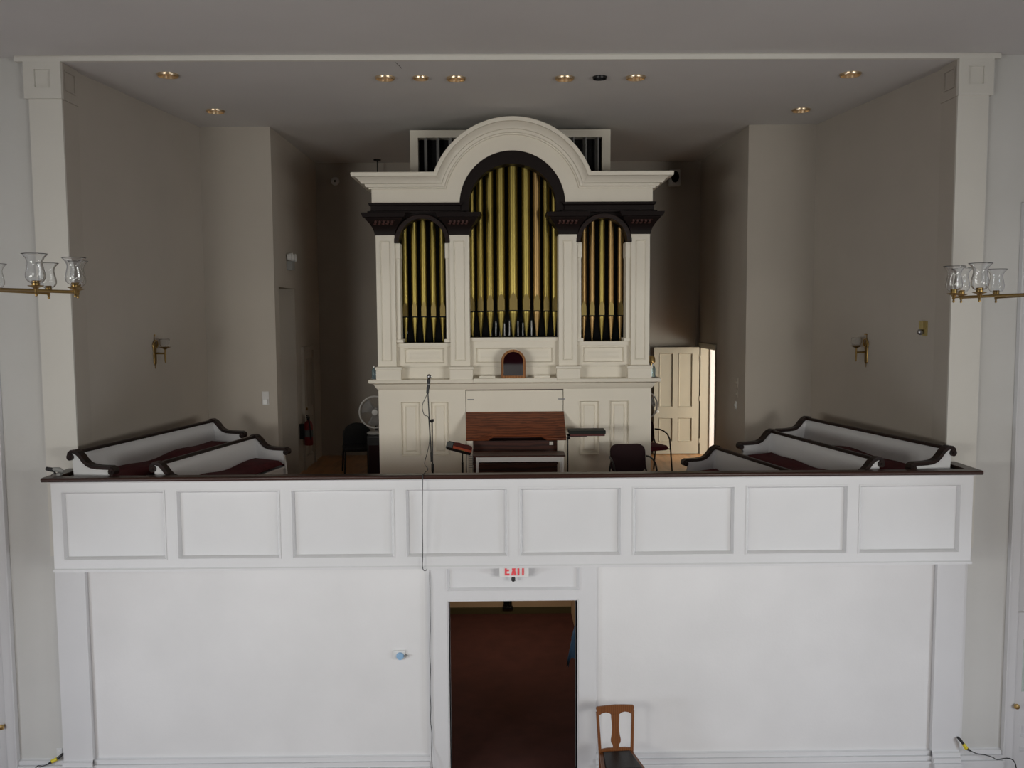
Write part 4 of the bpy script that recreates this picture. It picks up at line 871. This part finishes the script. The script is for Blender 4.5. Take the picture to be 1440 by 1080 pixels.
pa, pb = at(980.5, 424, YK-.03), at(980.5, 486, YK-.03)
b = MB(); b.tube([(pa.x, YK-.02, pa.z), (pa.x, YK-.02, pb.z)], .018, 8); b.box(pa.x-.02, pa.x+.05, YK-.03, YK+.005, pa.z-.012, pa.z+.012); one(b, 'conduit', 'taupe', 'thin painted conduit on the rear wall above the open door', 'conduit')
for (px, y0, y1, w, mt, lb) in ((1037, 531, 545, .05, 'taupe', 'upper of two painted cover plates right of the sunlit doorway'), (1036.5, 547, 560, .05, 'taupe', 'lower of two painted cover plates right of the sunlit doorway'), (1035, 564, 575, .04, 'white', 'white light switch below the painted plates right of the doorway')):
    a_ = atx(px, y0, XRn); c_ = atx(px, y1, XRn); t = onwall('switch_plate', lb, 'switch', (XRn, a_.y, (a_.z+c_.z)/2), (-1, 0)); hh = (a_.z-c_.z)/2
    b = MB(); b.box(-w, w, -.012, 0, -hh, hh); b.build('plate', mt, t, bevel=.003)
    b = MB(); b.box(-.008, .008, -.028, -.01, -.018, .018); b.build('toggle', mt, t)

# ------------------------------------------------------------------ open cream door and its frame
dl0, dl1 = gx(919.5, YK-.16, 560), XRn-.03; dz1 = gz(488.5, YK-.16, 950); dz0 = ZB+.012; yd = YK-.17
t = thing('door_5', 'cream four panel door standing open against the rear wall', 'door', (dl1, yd, ZB), kind='structure')
W_ = dl1-dl0; H_ = dz1-dz0
hl = [(dl0+W_*.12, dl0+W_*.42, dz0+H_*.115, dz0+H_*.34), (dl0+W_*.55, dl0+W_*.85, dz0+H_*.115, dz0+H_*.34), (dl0+W_*.12, dl0+W_*.42, dz0+H_*.44, dz0+H_*.945), (dl0+W_*.55, dl0+W_*.85, dz0+H_*.44, dz0+H_*.945)]
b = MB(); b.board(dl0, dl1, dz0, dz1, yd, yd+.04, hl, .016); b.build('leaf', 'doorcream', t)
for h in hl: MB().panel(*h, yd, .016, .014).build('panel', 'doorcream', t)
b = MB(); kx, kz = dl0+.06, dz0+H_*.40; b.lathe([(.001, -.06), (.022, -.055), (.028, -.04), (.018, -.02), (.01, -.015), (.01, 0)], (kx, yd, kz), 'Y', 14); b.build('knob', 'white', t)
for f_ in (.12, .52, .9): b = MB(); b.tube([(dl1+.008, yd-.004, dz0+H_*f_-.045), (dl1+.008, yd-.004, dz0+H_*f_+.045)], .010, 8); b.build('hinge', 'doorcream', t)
t = thing('trim_8', 'cream frame of the sunlit doorway right of the organ', 'door frame', (XRn, (q0+q1)/2, ZB), kind='structure')
b = MB(); b.box(XRn+.0, XRn+.16, q1-.03, q1, ZB, zq); b.box(XRn-.02, XRn+.16, q0, q0+.015, ZB, zq); b.box(XRn-.0, XRn+.16, q0, q1, zq-.03, zq); b.build('jamb', 'doorcream', t)
b = MB(); b.box(XRn-.03, XRn, q0-.02, q1+.05, zq-.01, zq+.07); b.build('head_casing', 'doorcream', t, bevel=.005)
b = MB(); b.box(XRn+.16, XRn+.19, q1-.06, q1+.08, ZB, zq); b.build('far_casing', 'trimw', t, bevel=.005)

# ------------------------------------------------------------------ chandeliers
def chandelier(hx, hy, hz, R, ph, label):
    t = thing('chandelier', label, 'chandelier', (hx, hy, hz), world=False)
    b = MB(); b.lathe([(.001, -.16), (.015, -.15), (.02, -.11), (.05, -.09), (.10, -.05), (.11, -.02), (.09, .02), (.05, .04), (.03, .08), (.045, .14), (.06, .2), (.03, .28), (.015, .34), (.012, .4)], seg=28); b.build('hub', 'brassd', t)
    b = MB(); b.tube([(0, 0, .38), (0, 0, ZN-hz-.04)], .012, 10); b.build('stem', 'brassd', t)
    b = MB(); b.lathe([(.012, ZN-hz-.08), (.05, ZN-hz-.06), (.08, ZN-hz-.001)], seg=20); b.build('ceiling_canopy', 'brassd', t)
    for k in range(12):
        a = math.radians(ph)+k*PI/6; ca, sa = math.cos(a), math.sin(a); c = (R*ca, R*sa, 0)
        b = MB(); b.tube([(.06*ca, .06*sa, .0), (R*.5*ca, R*.5*sa, .0), (R*ca, R*sa, -.015)], [.014, .010, .008], 8); ar = b.build('arm', 'brassd', t)
        b = MB(); b.lathe([(.001, -.060), (.008, -.056), (.010, -.045), (.006, -.036), (.012, -.028), (.013, -.01), (.022, .002), (.050, .012), (.052, .016), (.026, .018), (.027, .045), (.022, .050), (.001, .050)], c, seg=18); b.build('socket', 'brassd', ar)
        b = MB(); b.lathe([(.026, .030), (.046, .040), (.062, .062), (.065, .088), (.058, .125), (.050, .160), (.050, .180), (.060, .205), (.082, .228), (.086, .232)], c, seg=28); o_ = b.build('glass_shade', 'glass', ar); sd = o_.modifiers.new('solid', 'SOLIDIFY'); sd.thickness = .0028
zl = at(61, 403, 6.1).z; chandelier(-4.026, 6.566, at(61, 402.5, 5.9).z, .88, 8.1, 'brass chandelier with clear glass shades at the left edge of the photo')
chandelier(4.4535, 6.916, at(1381, 413, 6.5).z, .87, 11.0, 'brass chandelier with clear glass shades at the right edge of the photo')

# ------------------------------------------------------------------ below the balcony
ye = yc-.09; a_ = at(702, 790, ye); c_ = at(743.5, 811.5, ye); hw = (c_.x-a_.x)/2; ec = (a_.x+c_.x)/2; ez0 = c_.z; eh = .235
t = thing('exit_sign', 'white exit sign with red letters above the doorway', 'sign', (ec, ye, ez0))
b = MB(); b.box(ec-hw, ec+hw, ye, ye+.05, ez0, ez0+.205); b.build('housing', 'white', t, bevel=.004)
b = MB(); b.box(ec-.06, ec+.06, ye+.05, yc+.03, ez0+.05, ez0+.15); b.build('mount', 'white', t)
LH, LW, st = .118, .056, .020; zb_ = ez0+.022; xs0 = ec-hw*.62
def glyph(pl):
    b = MB(); b.prism(pl, ye-.006, ye+.002); b.build('letter', 'exitred', t, smooth=False)
x, z, w, h, m2 = xs0, zb_, LW*.9, LH, zb_+LH*.47
glyph([(x, z), (x+w, z), (x+w, z+st), (x+st, z+st), (x+st, m2-st/2), (x+w*.9, m2-st/2), (x+w*.9, m2+st/2), (x+st, m2+st/2), (x+st, z+h-st), (x+w, z+h-st), (x+w, z+h), (x, z+h)])
x += LW+.012; w = LW*1.05; s2 = st*1.25; c_x = x+w/2; g2 = s2*.62
glyph([(x, z), (x+s2, z), (c_x, m2-st*.9), (x+w-s2, z), (x+w, z), (c_x+g2, m2), (x+w, z+h), (x+w-s2, z+h), (c_x, m2+st*.9), (x+s2, z+h), (x, z+h), (c_x-g2, m2)])
x += w+.012; glyph([(x, z), (x+st, z), (x+st, z+h), (x, z+h)])
x += st+.012; w = LW; glyph([(x+w/2-st/2, z), (x+w/2+st/2, z), (x+w/2+st/2, z+h-st), (x+w, z+h-st), (x+w, z+h), (x, z+h), (x, z+h-st), (x+w/2-st/2, z+h-st)])
p = at(721.8, 814.5, ye+.02); b = MB(); b.lathe([(.016, .03), (.022, .01), (.022, -.012), (.012, -.025), (.001, -.028)], (p.x, p.y, p.z), seg=14); b.tube([(p.x-.03, p.y, p.z-.02), (p.x, p.y, p.z), (p.x+.03, p.y, p.z-.022)], .003, 6); b.build('test_lamp', 'blackp', t)
# dial on the lower wall
p = at(561.5, 920.5, YW); t = thing('thermostat_dial', 'white square thermostat with blue dial on the lower wall', 'thermostat', (p.x, YW, p.z))
b = MB(); b.box(p.x-.068, p.x+.068, YW-.022, YW+.005, p.z-.048, p.z+.055); b.build('plate', 'white', t, bevel=.005)
b = MB(); b.lathe([(.001, -.05), (.036, -.048), (.042, -.03), (.044, -.02)], (p.x+.012, YW, p.z-.008), 'Y', 24); b.build('dial', 'dialblue', t)
b = MB(); b.tube([(p.x+.075, YW, p.z-.005), (p.x+.075, YW-.045, p.z-.005)], .012, 10); b.build('knob', 'louvre', t)
# vestibule contents
p = at(714, 857.5, VY-.08); p2 = gz(840, VY-.08)
t = thing('wall_fixture', 'dark iron fixture on the tan far wall of the vestibule', 'fixture', (p.x, VY, p.z))
b = MB(); b.box(p.x-.09, p.x+.09, VY-.07, VY+.005, p.z, p.z+.05); b.build('foot', 'blackm', t, bevel=.01)
for dx in (-.055, 0, .055): b = MB(); b.tube([(p.x+dx, VY-.04, p.z+.04), (p.x+dx*.7, VY-.04, p.z+.50)], .028 if dx == 0 else .02, 8); b.build('upright', 'blackm', t)
p = at(804.5, 893, 12.1); tx = p.x+.02
def turn(b):
    R_ = Matrix.Translation((tx, 12.07, 0)) @ Matrix.Rotation(math.radians(-9), 4, 'Z') @ Matrix.Translation((-tx, -12.07, 0))
    b.V = [R_ @ p for p in b.V]; return b
t = thing('table', 'table with blue cloth just inside the doorway at the right', 'table', (tx+.45, 12.5, .004))
zt = gz(893, 12.1, 812)
b = MB(); b.box(tx+.02, tx+.9, 12.1, 12.9, zt-.03, zt-.004); turn(b).build('tabletop', 'oakdark', t)
for dx in (.06, .84):
    for dy in (12.15, 12.85): b = MB(); b.tube([(tx+dx, dy, .004), (tx+dx, dy, zt-.03)], .02, 8); turn(b).build('leg', 'blackm', t)
zc = gz(936, 12.1, 803)
b = MB(); n = 14
A = [(tx-.01+.93*i/n, 12.07+.01*math.sin(i*2.), zt+.002) for i in range(n+1)]
B = [(tx-.10+1.05*i/n, 12.02+.03*math.sin(i*2.2), zc+.10+.04*math.sin(i*1.3)+(-.10 if i == 0 else 0)) for i in range(n+1)]
D = [(q[0], 12.93, zt+.002) for q in A]; b.strip(A, B); b.strip(A, D)
S1 = [(tx-.01-.005*math.sin(i*2.), 12.07+.86*i/n, zt+.002) for i in range(n+1)]; S2 = [(tx-.05-.03*math.sin(i*2.2)-.02, 12.02+.92*i/n, zc+.09*min(1, i/2)+.03*math.sin(i*1.7)) for i in range(n+1)]
b.strip(S1, S2)
o_ = one(turn(b), 'tablecloth', 'blue', 'blue cloth draped over the table inside the doorway', 'tablecloth'); sd = o_.modifiers.new('solid', 'SOLIDIFY'); sd.thickness = .004
# outlets and yellow plugs
def cordset(px, py, pts, label, lab2, s):
    p = at(px, py, YC if s > 0 else YW)
    yw = p.y
    if s < 0:
        t = thing('wall_outlet', lab2, 'outlet', (p.x, yw, p.z)); b = MB(); b.box(p.x-.032, p.x+.032, yw-.007, yw, p.z-.055, p.z+.055); b.build('plate', 'trimw', t, bevel=.003)
        for dz in (-.025, .025): b = MB(); b.box(p.x-.014, p.x+.014, yw-.010, yw-.006, p.z+dz-.014, p.z+dz+.014); b.build('socket', 'white', t, bevel=.003)
    t = thing('extension_cord', label, 'cord', (p.x, yw-.05, 0))
    Q = [at(x, y, yw-.06-.01*i) for i, (x, y) in enumerate(pts)]
    b = MB(); b.tube([Q[0]+Vector((0, .05, 0)), Q[0], Q[1]], [.012, .016, .014], 8); b.build('plug', 'blackp', t)
    b = MB(); b.tube([Q[1], Q[2]], [.018, .022], 10); b.build('connector', 'yellow', t)
    b = MB(); b.tube([Q[2], Q[3]], [.018, .010], 8); b.build('strain_relief', 'blackp', t)
    b = MB(); b.tube(smooth(Q[3:]+[Vector((Q[-1].x+(.1*s), Q[-1].y-.1, .008)), Vector((Q[-1].x+(.6*s), Q[-1].y-.5, .008))], 5), .006, 6); b.build('cord', 'blackm', t)
cordset(84, 1058.5, [(85.5, 1063), (80.5, 1067), (73, 1071), (68, 1074.5), (60, 1077.5), (50, 1080)], 'black cord with yellow connector at the left pilaster foot', 'white wall outlet at the foot of the left pilaster', -1)
cordset(1349, 1046, [(1350, 1040), (1354.5, 1046), (1359, 1052.5), (1365, 1056), (1374, 1060), (1385, 1061.5), (1396, 1065), (1402, 1068), (1425, 1069)], 'black cord with yellow connector at the right pilaster foot', '', 1)
# clamp light on the left end of the rail
c = at(75, 665, YB+.1); 
t = thing('clip_camera', 'small black and grey clamp camera on the left end of the rail', 'camera', (c.x, YB+.1, zr1))
pp = lambda px, py, dy=0: at(px, py, YB+.1+dy)
b = MB(); b.tube([pp(65, 659), pp(76, 661)], [.020, .023], 10); b.build('barrel', 'blackp', t)
b = MB(); b.tube([pp(75, 660), pp(83, 660.5), pp(89.5, 663)], [.022, .026, .014], 10); b.build('body', 'louvre', t)
b = MB(); b.box(pp(81, 665).x, pp(86.5, 665).x, YB+.07, YB+.13, zr1, pp(84, 665).z); b.build('clamp', 'louvre', t, bevel=.004)
b = MB(); b.tube(smooth([pp(76, 665), pp(72.5, 668), pp(74, 671), pp(80, 670)], 4), .003, 6); b.tube([pp(76.5, 663), pp(78, 667)], .010, 8); b.build('lead', 'blackp', t)

for o in bpy.data.objects:
    if '_o' in o.keys(): del o['_o']

# ------------------------------------------------------------------ light
def area(name, loc, target, sx, sy, power, col=(1, 1, 1), spread=180):
    l = bpy.data.lights.new(name, 'AREA'); l.shape = 'RECTANGLE'; l.size = sx; l.size_y = sy; l.energy = power; l.color = col; l.spread = math.radians(spread)
    o = bpy.data.objects.new(name, l); C.objects.link(o); o.location = loc
    dr = (Vector(target)-Vector(loc)).normalized(); o.rotation_euler = dr.to_track_quat('-Z', 'Y').to_euler(); return o
for xx in (NX0+.4, NX1-.4):             # side window daylight, both sides alike; narrowed beams aimed to brighten the organ
    for k, pw in ((1, 59), (2, 38)):
        area('shaped_window_daylight', (xx, (WIN[k][0]+WIN[k][1])/2, 4.4), (X0, 12.2, 4.3), 2.2, 1.8, pw, (1, .985, .93), 80)
for xx, dx in ((NX0-.05, 4), (NX1+.05, -4)):
    ym = (WIN[3][0]+WIN[3][1])/2
    area('shaped_window_daylight', (xx, ym, 1.7), (xx+dx, ym+.8, -.7), 1.6, 1.8, 114, (.90, .97, 1.05), 140)  # low window light, tilted down and narrowed to keep upper walls dim
area('hall_daylight', (5.6, YM+.5, 3.9), (3.6, YK, 3.3), 1.6, 2.0, 118, (1, .97, .86))
area('vestibule_lamp', (.1, VY-1.6, 2.38), (.1, VY-1.2, 0), 1.2, 1.2, 25, (1, .84, .66))
w = bpy.data.worlds.new('world'); bpy.context.scene.world = w; w.use_nodes = True
w.node_tree.nodes['Background'].inputs['Color'].default_value = (.55, .6, .7, 1); w.node_tree.nodes['Background'].inputs['Strength'].default_value = .05
sc = bpy.context.scene; sc.view_settings.view_transform = 'Standard'; sc.view_settings.look = 'None'; sc.view_settings.exposure = 0; sc.view_settings.gamma = 1
